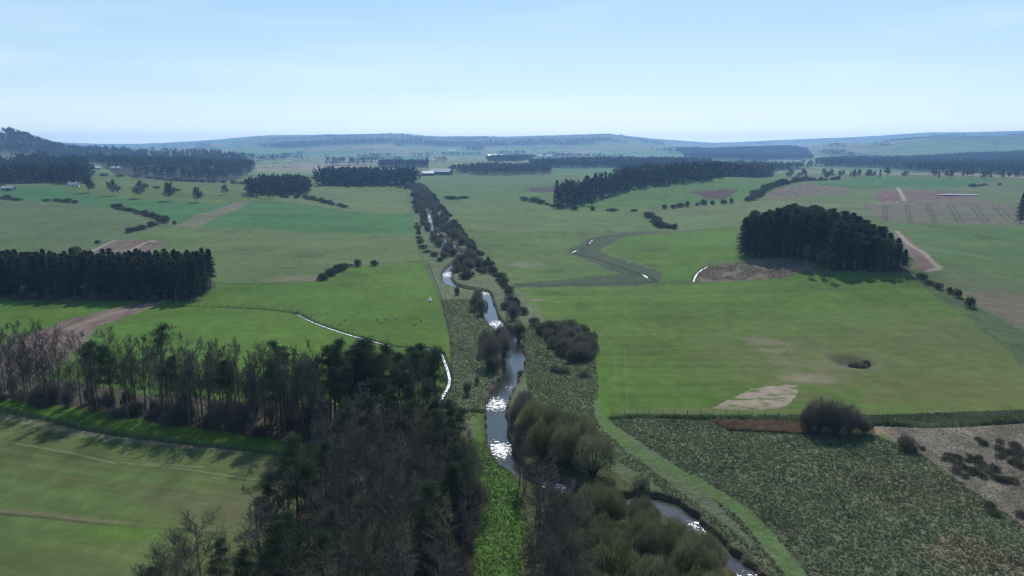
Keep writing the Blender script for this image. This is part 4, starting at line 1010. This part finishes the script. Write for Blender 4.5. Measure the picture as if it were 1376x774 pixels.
for x, y in scatter(gpoly([(0,404),(150,405),(215,410),(215,406),(150,402),(0,401)]), 4.5, .5, 44):
    plant('plantation_edge_bush', ALD, x, y, (1.8, 1.8, 1.5+1.5*rng.random()), 'pale bush along the foot of the straight-sided plantation', 'bush', 'bushes at the plantation foot', trunk='stem')

# ---- 6. distant woods, each read as one mass
def far_tree_geo(rg, conif):
    n = 34 if conif else 40
    if conif:
        t = rg.random(n)**.8; a = rg.random(n)*6.283; q = (1-t)*.20+.02
        P = np.stack([np.cos(a)*q, np.sin(a)*q, t*.9+.05], 1); D = np.stack([np.cos(a), np.sin(a), .1+0*t], 1)
        return slivers(P-D*.1, D, .17, .16, rg)
    o = rg.normal(size=(n, 3)); o /= np.linalg.norm(o, axis=1)[:,None]; o *= (.4+.6*rg.random((n, 1)))
    P = np.array([0, 0, .6])+o*np.array([.34, .34, .36]); return slivers(P, o+np.array([0, 0, .6]), .22, .12, rg)
FT = {True: [far_tree_geo(np.random.default_rng(600+i), True) for i in range(6)], False: [far_tree_geo(np.random.default_rng(620+i), False) for i in range(6)]}
def far_wood(name, pts, h, label, conif=.6, cat='wood', seed=0, mat='farwood', hvar=.35):
    rg = np.random.default_rng(seed+900); n = len(pts)
    if n == 0: return
    z = ground_z(pts[:,0], pts[:,1]); Vs = []; Fs = []; o = 0
    for i in range(n):
        V, F = FT[bool(rg.random() < conif)][rg.integers(0, 6)]
        s = h*(1-hvar/2+hvar*rg.random()); a = rg.random()*6.283; c, sn = math.cos(a), math.sin(a)
        W = np.stack([(V[:,0]*c-V[:,1]*sn)*s, (V[:,0]*sn+V[:,1]*c)*s, V[:,2]*s], 1)+np.array([pts[i,0], pts[i,1], z[i]-.3])
        Vs.append(W); Fs.append(F+o); o += len(W)
    obj(name, make_mesh(name, np.vstack(Vs), np.vstack(Fs), M[mat]), kind='stuff', label=label, category=cat)
FWD = dict(FW)
def thin(P, sp, seed, mx=9000, k=.12):
    p = scatter(P, sp, .45, seed); m = fbm(p[:,0]/60., p[:,1]/60., 45, 2) > k
    p = p[m]; rg = np.random.default_rng(seed)
    return p if len(p) <= mx else p[rg.permutation(len(p))[:mx]]
far_wood('farm_wood', thin(FWD['w_left'], 9, 1, k=.4), 19, 'mixed dark wood around the white farm buildings', .3, seed=1, hvar=.8)
far_wood('hill_wood', thin(FWD['w_hill'], 11.5, 2, 12000), 19, 'great dark forest clothing the hillside beyond the farm', .5, seed=2)
far_wood('ridge_wood', thin(FWD['w_main'], 30, 3, 5000, .3), 18, 'thin wood along the crest of the central ridge', .5, seed=3)
far_wood('upland_wood', thin(FWD['w_r1'], 20, 4, 6000), 18, 'hazy wood in the distance beyond the green knoll', .4, seed=4)
far_wood('horizon_forest', thin(FWD['w_r2'], 17, 5, 9000), 18, 'long dark forest band below the pale hills', .6, seed=5)
for i, (k, lb) in enumerate((('w_m1','wood stretching behind the pale roofed barn'),('w_m2','flat distant wood belt behind the green knoll belt'),('w_m3','dark wood belt directly above the green knoll'),('w_m4','small distant wood below the bright white shed'),('w_m5','short distant wood strip above the long conifer wood'))):
    far_wood('distant_wood', thin(FWD[k], 13, 10+i, 4000), 15, lb, .5, seed=10+i)
def strip(p0, p1, depth):
    a = np.array(gp(*p0)[:2]); b = np.array(gp(*p1)[:2]); n = np.array([0, 1.]); return np.array([a, b, b+n*depth, a+n*depth])
far_wood('long_conifer_wood', thin(strip((424,250),(556,249), 60), 6.5, 21, 1500, -1), 25, 'long straight conifer wood above the river head', .85, seed=21)
far_wood('round_copse', thin(gpoly([(340,268),(330,258),(360,262),(415,262),(417,256),(400,252),(355,252)]), 6.5, 22, 900, -1), 17, 'rounded dark copse at the end of the worn track', .5, seed=22)
kb = gpoly([(752,279),(790,276),(800,269),(850,255),(880,250),(950,243),(1040,237)])
kb2 = kb[::-1]+np.array([0, 75.])
far_wood('knoll_belt', thin(np.vstack([kb, kb2]), 7.5, 23, 2600, -1), 19, 'long conifer belt wrapped behind the green knoll', .85, seed=23)
# scattered trees and hedges over the whole distance
rg = np.random.default_rng(77); xs = rg.uniform(-3800, 3800, 60000); ys = rg.uniform(1350, 6500, 60000)
m = (np.abs(xs) < ys*.8); xs, ys = xs[m], ys[m]
ang = .35; xr = xs*math.cos(ang)+ys*math.sin(ang); yr = -xs*math.sin(ang)+ys*math.cos(ang)
_, ee = cells(xr, yr, 330.0, 51); k = (ee < 8) & (rg.random(len(xs)) < .6) & (vnoise(xs/120., ys/120., 7) > .5)
ina = np.zeros(len(xs), bool)
for poly, *_r in AREAS: ina |= inpoly(xs, ys, gpoly(poly))
k &= ~ina
far_wood('distant_hedges', np.stack([xs[k], ys[k]], 1)[:5000], 6.5, 'lines of hedgerow trees dividing the distant fields', .1, 'hedgerows', seed=31)
m = (fbm(xs/230., ys/190., 83, 3) > .70) & (ys > 1900) & ~ina
far_wood('distant_copses', np.stack([xs[m], ys[m]], 1)[:9000], 16, 'small copses scattered over the distant farmland', .5, 'copses', seed=32)

# trees one can tell apart along the upland hedge
for i in range(46):
    px = 1062+i*7.2+rng.normal()*3; py = 238.5+1.5*rng.normal()
    if vnoise(i/2.2, .5, 9) < .28: continue
    g = gp(px, py); plant('upland_tree', LONE if rng.random() < .75 else SPR[:2], g[0], g[1], .55+.4*rng.random(), 'small dark tree in the gappy line along the far upland fields', 'tree', 'gappy tree line on the upland')
for i in range(26):
    px = 1225+i*3.2+rng.normal()*2; py = 233+1.2*rng.normal()
    g = gp(px, py); plant('upland_pine', PINE[:2], g[0], g[1], .8+.3*rng.random(), 'pine in the small grove standing above the upland pool', 'pine tree', 'grove above the upland pool')
for px, py, s in ((303,262,.7),(345,264,.7),(352,262,.85),(351,266,.75),(362,268,.8),(340,262,.7),(378,268,.4),(398,269,.35)):
    g = gp(px, py); plant('copse_tree', LONE, g[0], g[1], s, 'loose bare tree at the open end of the rounded copse', 'tree', 'bare trees beside the rounded copse')

# ------------------------------------------------------------------ ground cover that nobody could count
def tufts(name, polys, n, lo, hi, mat, label, seed, blades=7, clear=(), width=.055, spread=.22):
    rg = np.random.default_rng(seed); pts = []
    for P, share in polys:
        P = gpoly(P); m = int(n*share); x0, y0 = P.min(0); x1, y1 = P.max(0); got = []
        while sum(len(q) for q in got) < m:
            q = rg.random((m*2, 2))*[x1-x0, y1-y0]+[x0, y0]; got.append(q[inpoly(q[:,0], q[:,1], P)])
        pts.append(np.vstack(got)[:m])
    p = np.vstack(pts)
    keep = fbm(p[:,0]/.8, p[:,1]/.8, 12, 2) > .25
    d, w = dist_line(p[:,0], p[:,1], RIVL, RIVW); keep &= (d-w) > .9
    for L, ww in clear:
        L0 = smooth_line(np.array([gp(*q)[:2] for q in L]), 4); d, _ = dist_line(p[:,0], p[:,1], L0); keep &= d > ww
    p = p[keep]; n = len(p)
    z = ground_z(p[:,0], p[:,1])+relief(p[:,0], p[:,1], np.ones(n))*.8
    h = lo+(hi-lo)*rg.random(n)**1.5
    B = np.repeat(np.column_stack([p, z-.04]), blades, 0); hh = np.repeat(h, blades)
    a = rg.random(n*blades)*6.283; q = spread*rg.random(n*blades)
    B[:,0] += np.cos(a)*q; B[:,1] += np.sin(a)*q
    D = np.stack([np.cos(a)*.6*rg.random(n*blades), np.sin(a)*.6*rg.random(n*blades), np.ones(n*blades)], 1)
    V, F = slivers(B, D, hh*(.7+.5*rg.random(n*blades)), width*(1+.8*rg.random(n*blades)), rg)
    obj(name, make_mesh(name, V, F, M[mat]), kind='stuff', label=label, category='ground cover')
WAY = [([(806,540),(812,566),(835,590),(862,608),(905,632),(950,657),(1000,690),(1035,730),(1075,780),(1120,850)], 1.6)]
tufts('rushes', [([(808,560),(1000,566),(1080,580),(1180,586),(1240,612),(1300,655),(1390,716),(1500,850),(1100,860),(1040,760),(930,640)], .60),
                 ([(700,442),(735,434),(800,470),(806,556),(835,600),(1060,770),(1080,850),(1010,800),(880,650),(800,600),(712,545),(706,500)], .27),
                 ([(592,402),(648,402),(664,440),(664,520),(640,560),(600,560),(606,500),(604,450)], .16)], 80000, .16, .42, 'rush', 'rough green rushes and tussock grass covering the river meadows', 50, clear=WAY)
tufts('meadow_grass', [([(600,600),(664,590),(690,640),(716,720),(730,850),(600,900),(640,700)], 1.0)], 7000, .15, .42, 'rush', 'bright tufted grass between the wood and the alders', 51)
tufts('ditch_grass', [([(822,557),(1000,558),(1180,558),(1376,551),(1440,549),(1440,563),(1376,566),(1190,570),(1000,563)], 1.0)], 9000, .2, .5, 'rush', 'coarse grass on the strip between the crop and the ditch', 52)
tufts('reeds', [([(955,566),(1060,568),(1090,576),(1080,583),(980,578)], 1.0)], 2600, .6, 1.1, 'reed', 'strip of dry orange reeds beside the ditch bushes', 53, blades=9)
tufts('bleached_grass', [([(1180,574),(1376,570),(1500,568),(1500,850),(1376,712),(1300,655),(1240,612)], 1.0)], 8000, .12, .34, 'bleach', 'bleached tussocks on the wet ground', 54, blades=5)
# felling brash in front of the knoll clump
rg = np.random.default_rng(60); P = gpoly([(932,378),(942,362),(1000,351),(1060,346),(1100,356),(1060,372),(990,378)])
q = rg.random((9000, 2))*(P.max(0)-P.min(0))+P.min(0); q = q[inpoly(q[:,0], q[:,1], P)]; q = q[fbm(q[:,0]/5., q[:,1]/5., 5, 3) > .42]
z = ground_z(q[:,0], q[:,1]); a = rg.random(len(q))*6.283
obj('brash', make_mesh('brash', *slivers(np.column_stack([q, z+.1+.9*rg.random(len(q))**2]), np.stack([np.cos(a), np.sin(a), .35*rg.random(len(q))], 1), .9+1.4*rg.random(len(q)), .12, rg), M['brash']), kind='stuff', label='tangle of felled branches left in front of the knoll clump', category='brash')
# dark rush clumps on the bleached ground
for poly, sp, sd in (([(1196,590),(1235,600),(1262,612),(1250,618),(1205,600)], 1.9, 61), ([(1262,612),(1310,610),(1350,640),(1376,655),(1420,668),(1420,690),(1376,668),(1330,650),(1290,640),(1265,622)], 2.1, 62), ([(1225,585),(1300,590),(1376,640),(1376,600),(1300,580)], 3.4, 64), ([(1300,650),(1376,690),(1400,700),(1380,715),(1330,690)], 3.2, 65), ([(1310,590),(1376,598),(1440,610),(1440,630),(1376,622),(1340,612)], 2.5, 63)):
    for x, y in scatter(gpoly(poly), sp, .45, sd):
        if vnoise(x/4., y/4., 3) < .32: continue
        s = .55+.5*rng.random()
        zz = float(ground_z(x, y)[0]); t = thing('rush_clump', (x, y, zz-.05), 'dark rounded rush clump on the bleached wet ground', 'rush clump', 'rush clumps on the bleached ground', rng.random()*6.28, (s*1.1, s*1.1, s*.9))
        obj('blades', DRU[0][1], t)

# ------------------------------------------------------------------ fences
def box(V, F, c, s, rz=0.0):
    n = len(V); cz, sz = math.cos(rz), math.sin(rz)
    for dx, dy, dz in ((-1,-1,-1),(1,-1,-1),(1,1,-1),(-1,1,-1),(-1,-1,1),(1,-1,1),(1,1,1),(-1,1,1)):
        a, b = dx*s[0]/2, dy*s[1]/2
        V.append((c[0]+a*cz-b*sz, c[1]+a*sz+b*cz, c[2]+dz*s[2]/2))
    for f in ((0,3,2,1),(4,5,6,7),(0,1,5,4),(1,2,6,5),(2,3,7,6),(3,0,4,7)): F.append(tuple(n+i for i in f))
V = []; F = []; box(V, F, (0, 0, .55), (.11, .11, 1.3)); POST = make_mesh('post', V, F, M['fence'])
def fence(pts, step, label):
    L = smooth_line(np.array([gp(*p)[:2] for p in pts]), 6); sl = np.hypot(*np.diff(L, axis=0).T); cs = np.concatenate([[0], np.cumsum(sl)])
    n = min(int(cs[-1]/step), 98); t = np.linspace(0, cs[-1], n+1); x = np.interp(t, cs, L[:,0]); y = np.interp(t, cs, L[:,1]); z = hbase(x, y)
    root = thing('post_and_wire_fence', (x[0], y[0], z[0]), label, 'fence'); root.rotation_euler = (0, 0, 0)
    for i in range(n+1): obj('post', POST, root, (x[i]-x[0], y[i]-y[0], z[i]-z[0]))
    sg = [((x[i]-x[0], y[i]-y[0], z[i]-z[0]+h), (x[i+1]-x[0], y[i+1]-y[0], z[i+1]-z[0]+h), .008, .008) for i in range(n) for h in (.4, .75, 1.1)]
    obj('wires', make_mesh('wires', *tubes([(np.array(a), np.array(b), r, s) for a, b, r, s in sg], 3), M['wire']), root)
fence([(822,558),(900,557),(1000,559),(1080,562),(1180,564),(1290,563),(1400,558)], 2.8, 'post and wire fence along the ditch below the big crop field')
fence([(574,352),(590,392),(602,440),(608,470),(606,520),(600,548)], 2.8, 'post and wire fence between the bright pasture and the river strip')
fence([(-60,541),(0,553),(130,582),(240,597),(330,607),(410,617)], 2.8, 'post and wire fence along the ditch of the near arable field')
fence([(238,409),(300,411),(360,414),(400,419),(424,431),(480,450),(524,462),(585,468)], 3.0, 'post and wire fence above the glinting burn in the pasture')

# ------------------------------------------------------------------ sheep and sack
def sheep_mesh():
    me = bpy.data.meshes.new('sheep_body')
    J = [((-.42,0,.62),.20),((-.1,0,.64),.24),((.25,0,.64),.22),((.45,0,.74),.13),((.60,0,.84),.09),((.74,0,.74),.055),
         ((-.34,.13,.34),.055),((-.34,.13,0),.035),((-.34,-.13,.34),.055),((-.34,-.13,0),.035),((.30,.12,.34),.05),((.30,.12,0),.033),((.30,-.12,.34),.05),((.30,-.12,0),.033),((.58,.12,.86),.025),((.58,-.12,.86),.025)]
    E = [(0,1),(1,2),(2,3),(3,4),(4,5),(0,6),(6,7),(0,8),(8,9),(2,10),(10,11),(2,12),(12,13),(4,14),(4,15)]
    me.from_pydata([j[0] for j in J], E, []); o = bpy.data.objects.new('tmp', me); COL.objects.link(o)
    m = o.modifiers.new('s', 'SKIN'); me.skin_vertices[0].data
    for i, j in enumerate(J): me.skin_vertices[0].data[i].radius = (j[1], j[1])
    for v in me.skin_vertices[0].data: v.use_root = False
    me.skin_vertices[0].data[1].use_root = True
    s = o.modifiers.new('u', 'SUBSURF'); s.levels = 1; s.render_levels = 1
    dg = bpy.context.evaluated_depsgraph_get(); dg.update(); r = bpy.data.meshes.new_from_object(o.evaluated_get(dg))
    bpy.data.objects.remove(o); r.name = 'sheep'
    for p in r.polygons: p.use_smooth = True
    r.materials.clear(); r.materials.append(M['fleece']); r.materials.append(M['sheepface'])
    for p in r.polygons:
        c = p.center
        if c.x > .52 or c.z < .30: p.material_index = 1
    return r
try: SH = sheep_mesh()
except Exception as ex:
    bpy.context.scene.view_layers[0].update(); bpy.context.view_layer.update(); SH = None; print('sheep', ex)
if SH:
    for i, (px, py, lb) in enumerate([(507,430,'sheep grazing nearest the top of the burn loop'),(513,434,'sheep standing just below another near the middle of the pasture'),(519,430,'sheep at the outer end of three together in the pasture'),(532,428,'sheep alone above the three in the pasture'),(558,437,'large pale sheep grazing toward the river strip'),(566,432,'darker sheep just above the large pale one'),
                                      (440,422,'sheep beside the bend of the burn'),(458,437,'sheep right above the straight burn'),(464,431,'sheep a little beyond the one above the burn'),(482,421,'sheep furthest up the pasture slope'),(420,424,'sheep by the start of the glinting burn'),(500,452,'sheep close to the burn edge'),(611,437,'sheep on the rough strip beyond the fence'),(400,419,'sheep next to the fence corner')]):
        g = gp(px, py); o = obj('sheep', SH, None, (g[0], g[1], g[2]), label=lb, category='sheep', group='sheep grazing in the bright pasture'); o.rotation_euler = (0, 0, rng.random()*6.28); o.scale = (.95,)*3
import bmesh
def lathe(prof, seg=20):
    V = []; F = []
    for r, z in prof:
        for k in range(seg): a = 2*math.pi*k/seg; V.append((r*math.cos(a)*(1+.06*math.sin(3*a)), r*math.sin(a), z))
    for i in range(len(prof)-1):
        for k in range(seg): k2 = (k+1) % seg; F.append((i*seg+k, i*seg+k2, (i+1)*seg+k2, (i+1)*seg+k))
    return V, F
g = gp(578, 405); t = thing('feed_sack', (g[0], g[1], g[2]), 'bright white bulk sack standing alone in the pasture near the river fence', 'sack')
V, F = lathe([(0,0),(.55,.0),(.66,.25),(.66,.6),(.55,.85),(.25,.98),(.12,1.02)]); obj('sack_body', make_mesh('sack_body', V, F, M['sack'], True), t)
V, F = lathe([(.12,1.0),(.22,1.12),(.42,1.36),(.36,1.5),(.16,1.56),(0,1.57)]); obj('tied_neck', make_mesh('tied_neck', V, F, M['sack'], True), t)

# ------------------------------------------------------------------ buildings
def prism(w, d, h, rise, over=.5, th=.35):
    """pitched roof slab pair over a w x d plan, ridge along w"""
    V = []; F = []; x = w/2+over; y = d/2+over; drop = over*rise/(d/2)
    for sx in (-x, x):
        V += [(sx,-y,h-drop),(sx,0,h+rise),(sx,y,h-drop),(sx,-y,h-drop+th),(sx,0,h+rise+th),(sx,y,h-drop+th)]
    F = [(0,1,4,3),(1,2,5,4),(6,9,10,7),(7,10,11,8),(3,4,10,9),(4,5,11,10),(0,6,7,1),(1,7,8,2),(0,3,9,6),(2,8,11,5)]
    return V, F
def building(name, px, py, w, d, h, rise, rz, wallm, roofm, label, cat, windows=0, chimney=False, door='big', group=None):
    g = gp(px, py); z = float(hbase(np.array([g[0]]), np.array([g[1]]))[0])
    t = thing(name, (g[0], g[1], z-.2), label, cat, group, rz)
    V = []; F = []; box(V, F, (0, 0, h/2), (w, d, h)); n = len(V)
    for sx in (-w/2, w/2): V += [(sx,-d/2,h),(sx,d/2,h),(sx,0,h+rise-.02)]
    F += [(n,n+1,n+2),(n+3,n+5,n+4)]
    obj('wall', make_mesh('wall', V, F, M[wallm]), t)
    V, F = prism(w, d, h, rise); rf = obj('roof', make_mesh('roof', V, F, M[roofm]), t)
    if chimney:
        for sx in (-w/2+.8, w/2-.8):
            V = []; F = []; box(V, F, (sx, 0, h+rise+.6), (.9, .9, 1.8)); obj('chimney', make_mesh('chimney', V, F, M[wallm]), rf)
    V = []; F = []; dw, dh = (4.5, min(h*.8, 4)) if door == 'big' else (1.0, 2.0)
    box(V, F, (w*.12, -d/2-.03, dh/2), (dw, .1, dh)); obj('door', make_mesh('door', V, F, M['darkwall']), t)
    for k in range(windows):
        x = -w/2+w*(k+.5)/windows
        if abs(x-w*.12) < 1.4: continue
        V = []; F = []; box(V, F, (x, -d/2-.03, h*.6), (1.1, .1, 1.3)); obj('window', make_mesh('window', V, F, M['glass']), t)
building('dairy_shed', 667, 211.5, 74, 26, 7, 6, 0.02, 'whitewall', 'whiteroof', 'very long bright white shed gleaming in the centre of the distance', 'shed', 6)
building('farm_barn', 592, 235, 44, 22, 6.5, 6, -.25, 'darkwall', 'greyroof', 'broad pale-roofed barn at the end of the distant wood', 'barn', 0)
building('farm_barn', 575, 236, 22, 14, 5, 4, .2, 'darkwall', 'greyroof', 'smaller dark barn beside the broad pale-roofed one', 'barn', 0)
building('farmhouse', 40, 234, 13, 7, 6, 3.5, -.5, 'whitewall', 'whiteroof', 'white roofed farmhouse deep in the farm wood', 'house', 5, True, 'small')
building('cottage', 98, 251, 10, 6, 3, 2.2, .1, 'whitewall', 'greyroof', 'low white cottage at the edge of the farm wood', 'house', 4, True, 'small')
building('cottage', 103, 251, 6, 5, 2.6, 2, .35, 'whitewall', 'greyroof', 'small white outbuilding touching the low cottage by the farm wood', 'house', 2, False, 'small')
building('farm_shed', 12, 256, 12, 7, 3, 1.5, .0, 'stonewall', 'greyroof', 'low stone shed half hidden below the farm wood', 'shed', 3)
building('hill_house', 132, 227.5, 14, 6, 3, 2.2, -.2, 'whitewall', 'whiteroof', 'white hill house standing lower down before the forest slope', 'house', 5, True, 'small')
building('hill_house', 155, 227.5, 18, 7, 3.2, 2.4, .12, 'whitewall', 'whiteroof', 'long white hill house nearest the dark forest edge', 'house', 6, True, 'small')
building('hamlet_house', 36, 211, 20, 9, 6, 4, .1, 'whitewall', 'greyroof', 'first pale house of the hillside hamlet', 'house', 4, True, 'small')
building('hamlet_house', 44, 212, 18, 9, 6, 4, -.1, 'whitewall', 'whiteroof', 'middle pale house of the hillside hamlet', 'house', 4, True, 'small')
building('hamlet_house', 51, 211, 16, 9, 6, 4, .3, 'whitewall', 'greyroof', 'last pale house of the hillside hamlet', 'house', 4, True, 'small')
building('distant_farmhouse', 608, 204, 40, 14, 7, 5, 0, 'whitewall', 'whiteroof', 'white farm speck below the central ridge', 'house', 5, True, 'small')
building('distant_farmhouse', 725, 211, 22, 12, 7, 5, .2, 'whitewall', 'whiteroof', 'white house dot beyond the bright shed, nearer to it', 'house', 4, True, 'small')
building('distant_farmhouse', 738, 211, 24, 12, 7, 5, -.2, 'whitewall', 'whiteroof', 'white house dot beyond the bright shed, further from it', 'house', 4, True, 'small')

# ------------------------------------------------------------------ air, light, camera
V = []; F = []; box(V, F, (0, 0, 93), (19800, 19800, 202)); F = [tuple(f) for f in F]
hz = make_mesh('haze', V, F); m, nt = mat_new('valley_air'); out = nt.nodes.new('ShaderNodeOutputMaterial'); pv = nt.nodes.new('ShaderNodeVolumePrincipled')
pv.inputs['Color'].default_value = (.30,.56,1.0,1); pv.inputs['Density'].default_value = HAZE; pv.inputs['Anisotropy'].default_value = .45
nt.links.new(pv.outputs[0], out.inputs['Volume']); hz.materials.append(m); obj('haze', hz, kind='stuff')

SUN_EL, SUN_AZ = 44.0, 7.0     # azimuth to the right of straight ahead (+Y)
sun = bpy.data.lights.new('sun', 'SUN'); sun.energy = SUN_E; sun.angle = R(.53); sun.color = (1, .95, .87)
so = bpy.data.objects.new('sun', sun); COL.objects.link(so)
from mathutils import Vector
dv = Vector((math.sin(R(SUN_AZ))*math.cos(R(SUN_EL)), math.cos(R(SUN_AZ))*math.cos(R(SUN_EL)), math.sin(R(SUN_EL))))
so.rotation_euler = (-dv).to_track_quat('-Z', 'Y').to_euler()

w = bpy.data.worlds.new('World'); scene.world = w; w.use_nodes = True; nt = w.node_tree; nt.nodes.clear()
N = nt.nodes; L = nt.links
out = N.new('ShaderNodeOutputWorld'); bg = N.new('ShaderNodeBackground'); sky = N.new('ShaderNodeTexSky')
sky.sky_type = 'NISHITA'; sky.sun_disc = False; sky.sun_elevation = R(SUN_EL); sky.sun_rotation = R(SUN_AZ)
sky.altitude = 200; sky.air_density = 1.0; sky.dust_density = SKY_DUST; sky.ozone_density = 2.0
# thin high cirrus
tc = N.new('ShaderNodeTexCoord'); mp = N.new('ShaderNodeMapping'); mp.inputs['Scale'].default_value = (1.6, 1.6, 11)
L.new(tc.outputs['Generated'], mp.inputs['Vector']); no = N.new('ShaderNodeTexNoise'); no.inputs['Scale'].default_value = 2.2; no.inputs['Detail'].default_value = 6
L.new(mp.outputs[0], no.inputs['Vector']); mr = N.new('ShaderNodeMapRange'); mr.inputs[1].default_value = .48; mr.inputs[2].default_value = .8; mr.inputs[3].default_value = 0; mr.inputs[4].default_value = .16
L.new(no.outputs['Fac'], mr.inputs[0]); mx = N.new('ShaderNodeMix'); mx.data_type = 'RGBA'
tn = N.new('ShaderNodeMix'); tn.data_type = 'RGBA'; tn.blend_type = 'MULTIPLY'; tn.inputs[0].default_value = 1.0; tn.inputs[7].default_value = SKY_TINT
vl = N.new('ShaderNodeMix'); vl.data_type = 'RGBA'; vl.inputs[0].default_value = .7
# pale horizon painted into the sky by elevation, offsetting the haze box's darkening
sx = N.new('ShaderNodeSeparateXYZ'); L.new(tc.outputs['Generated'], sx.inputs[0])
cr = N.new('ShaderNodeValToRGB'); cr.color_ramp.elements[0].position = 0.0; cr.color_ramp.elements[0].color = (1.32,1.38,1.2,1)
cr.color_ramp.elements[1].position = .5; cr.color_ramp.elements[1].color = (.20,.36,.62,1)
e_ = cr.color_ramp.elements.new(.18); e_.color = (.34,.58,.80,1)
e_ = cr.color_ramp.elements.new(.07); e_.color = (.56,.77,.93,1)
e_ = cr.color_ramp.elements.new(.03); e_.color = (.84,.99,1.04,1)
L.new(sx.outputs['Z'], cr.inputs[0]); cs_ = N.new('ShaderNodeVectorMath'); cs_.operation = 'SCALE'; cs_.inputs['Scale'].default_value = 10.0
L.new(cr.outputs[0], cs_.inputs[0]); L.new(cs_.outputs[0], vl.inputs[7])
L.new(sky.outputs[0], tn.inputs[6]); L.new(tn.outputs[2], vl.inputs[6]); L.new(vl.outputs[2], mx.inputs[6]); mx.inputs[7].default_value = (11, 11.5, 12, 1); L.new(mr.outputs[0], mx.inputs[0])
L.new(mx.outputs[2], bg.inputs['Color']); bg.inputs['Strength'].default_value = SKY_S; L.new(bg.outputs[0], out.inputs['Surface'])

cam = bpy.data.cameras.new('camera'); co = bpy.data.objects.new('camera', cam); COL.objects.link(co); scene.camera = co
cam.sensor_width = 36; cam.lens = 36*FPX/1376; cam.clip_start = .5; cam.clip_end = 60000
co.location = (0, 0, CAM_H); co.rotation_euler = (R(90)-PITCH, 0, 0)
vs = scene.view_settings; vs.view_transform = 'Standard'; vs.look = 'None'; vs.gamma = 1; vs.exposure = EXPO; vs.use_curve_mapping = False
cy = scene.cycles; cy.use_denoising = True; cy.max_bounces = 6; cy.diffuse_bounces = 2; cy.glossy_bounces = 2; cy.transmission_bounces = 2; cy.volume_bounces = 1; cy.transparent_max_bounces = 8
cy.sample_clamp_indirect = 4; cy.sample_clamp_direct = 0; cy.use_adaptive_sampling = True; cy.adaptive_threshold = .01
try: cy.denoiser = 'OPENIMAGEDENOISE'; cy.denoising_prefilter = 'ACCURATE'
except Exception: pass
cy.pixel_filter_type = 'BLACKMAN_HARRIS'; cy.filter_width = 1.25
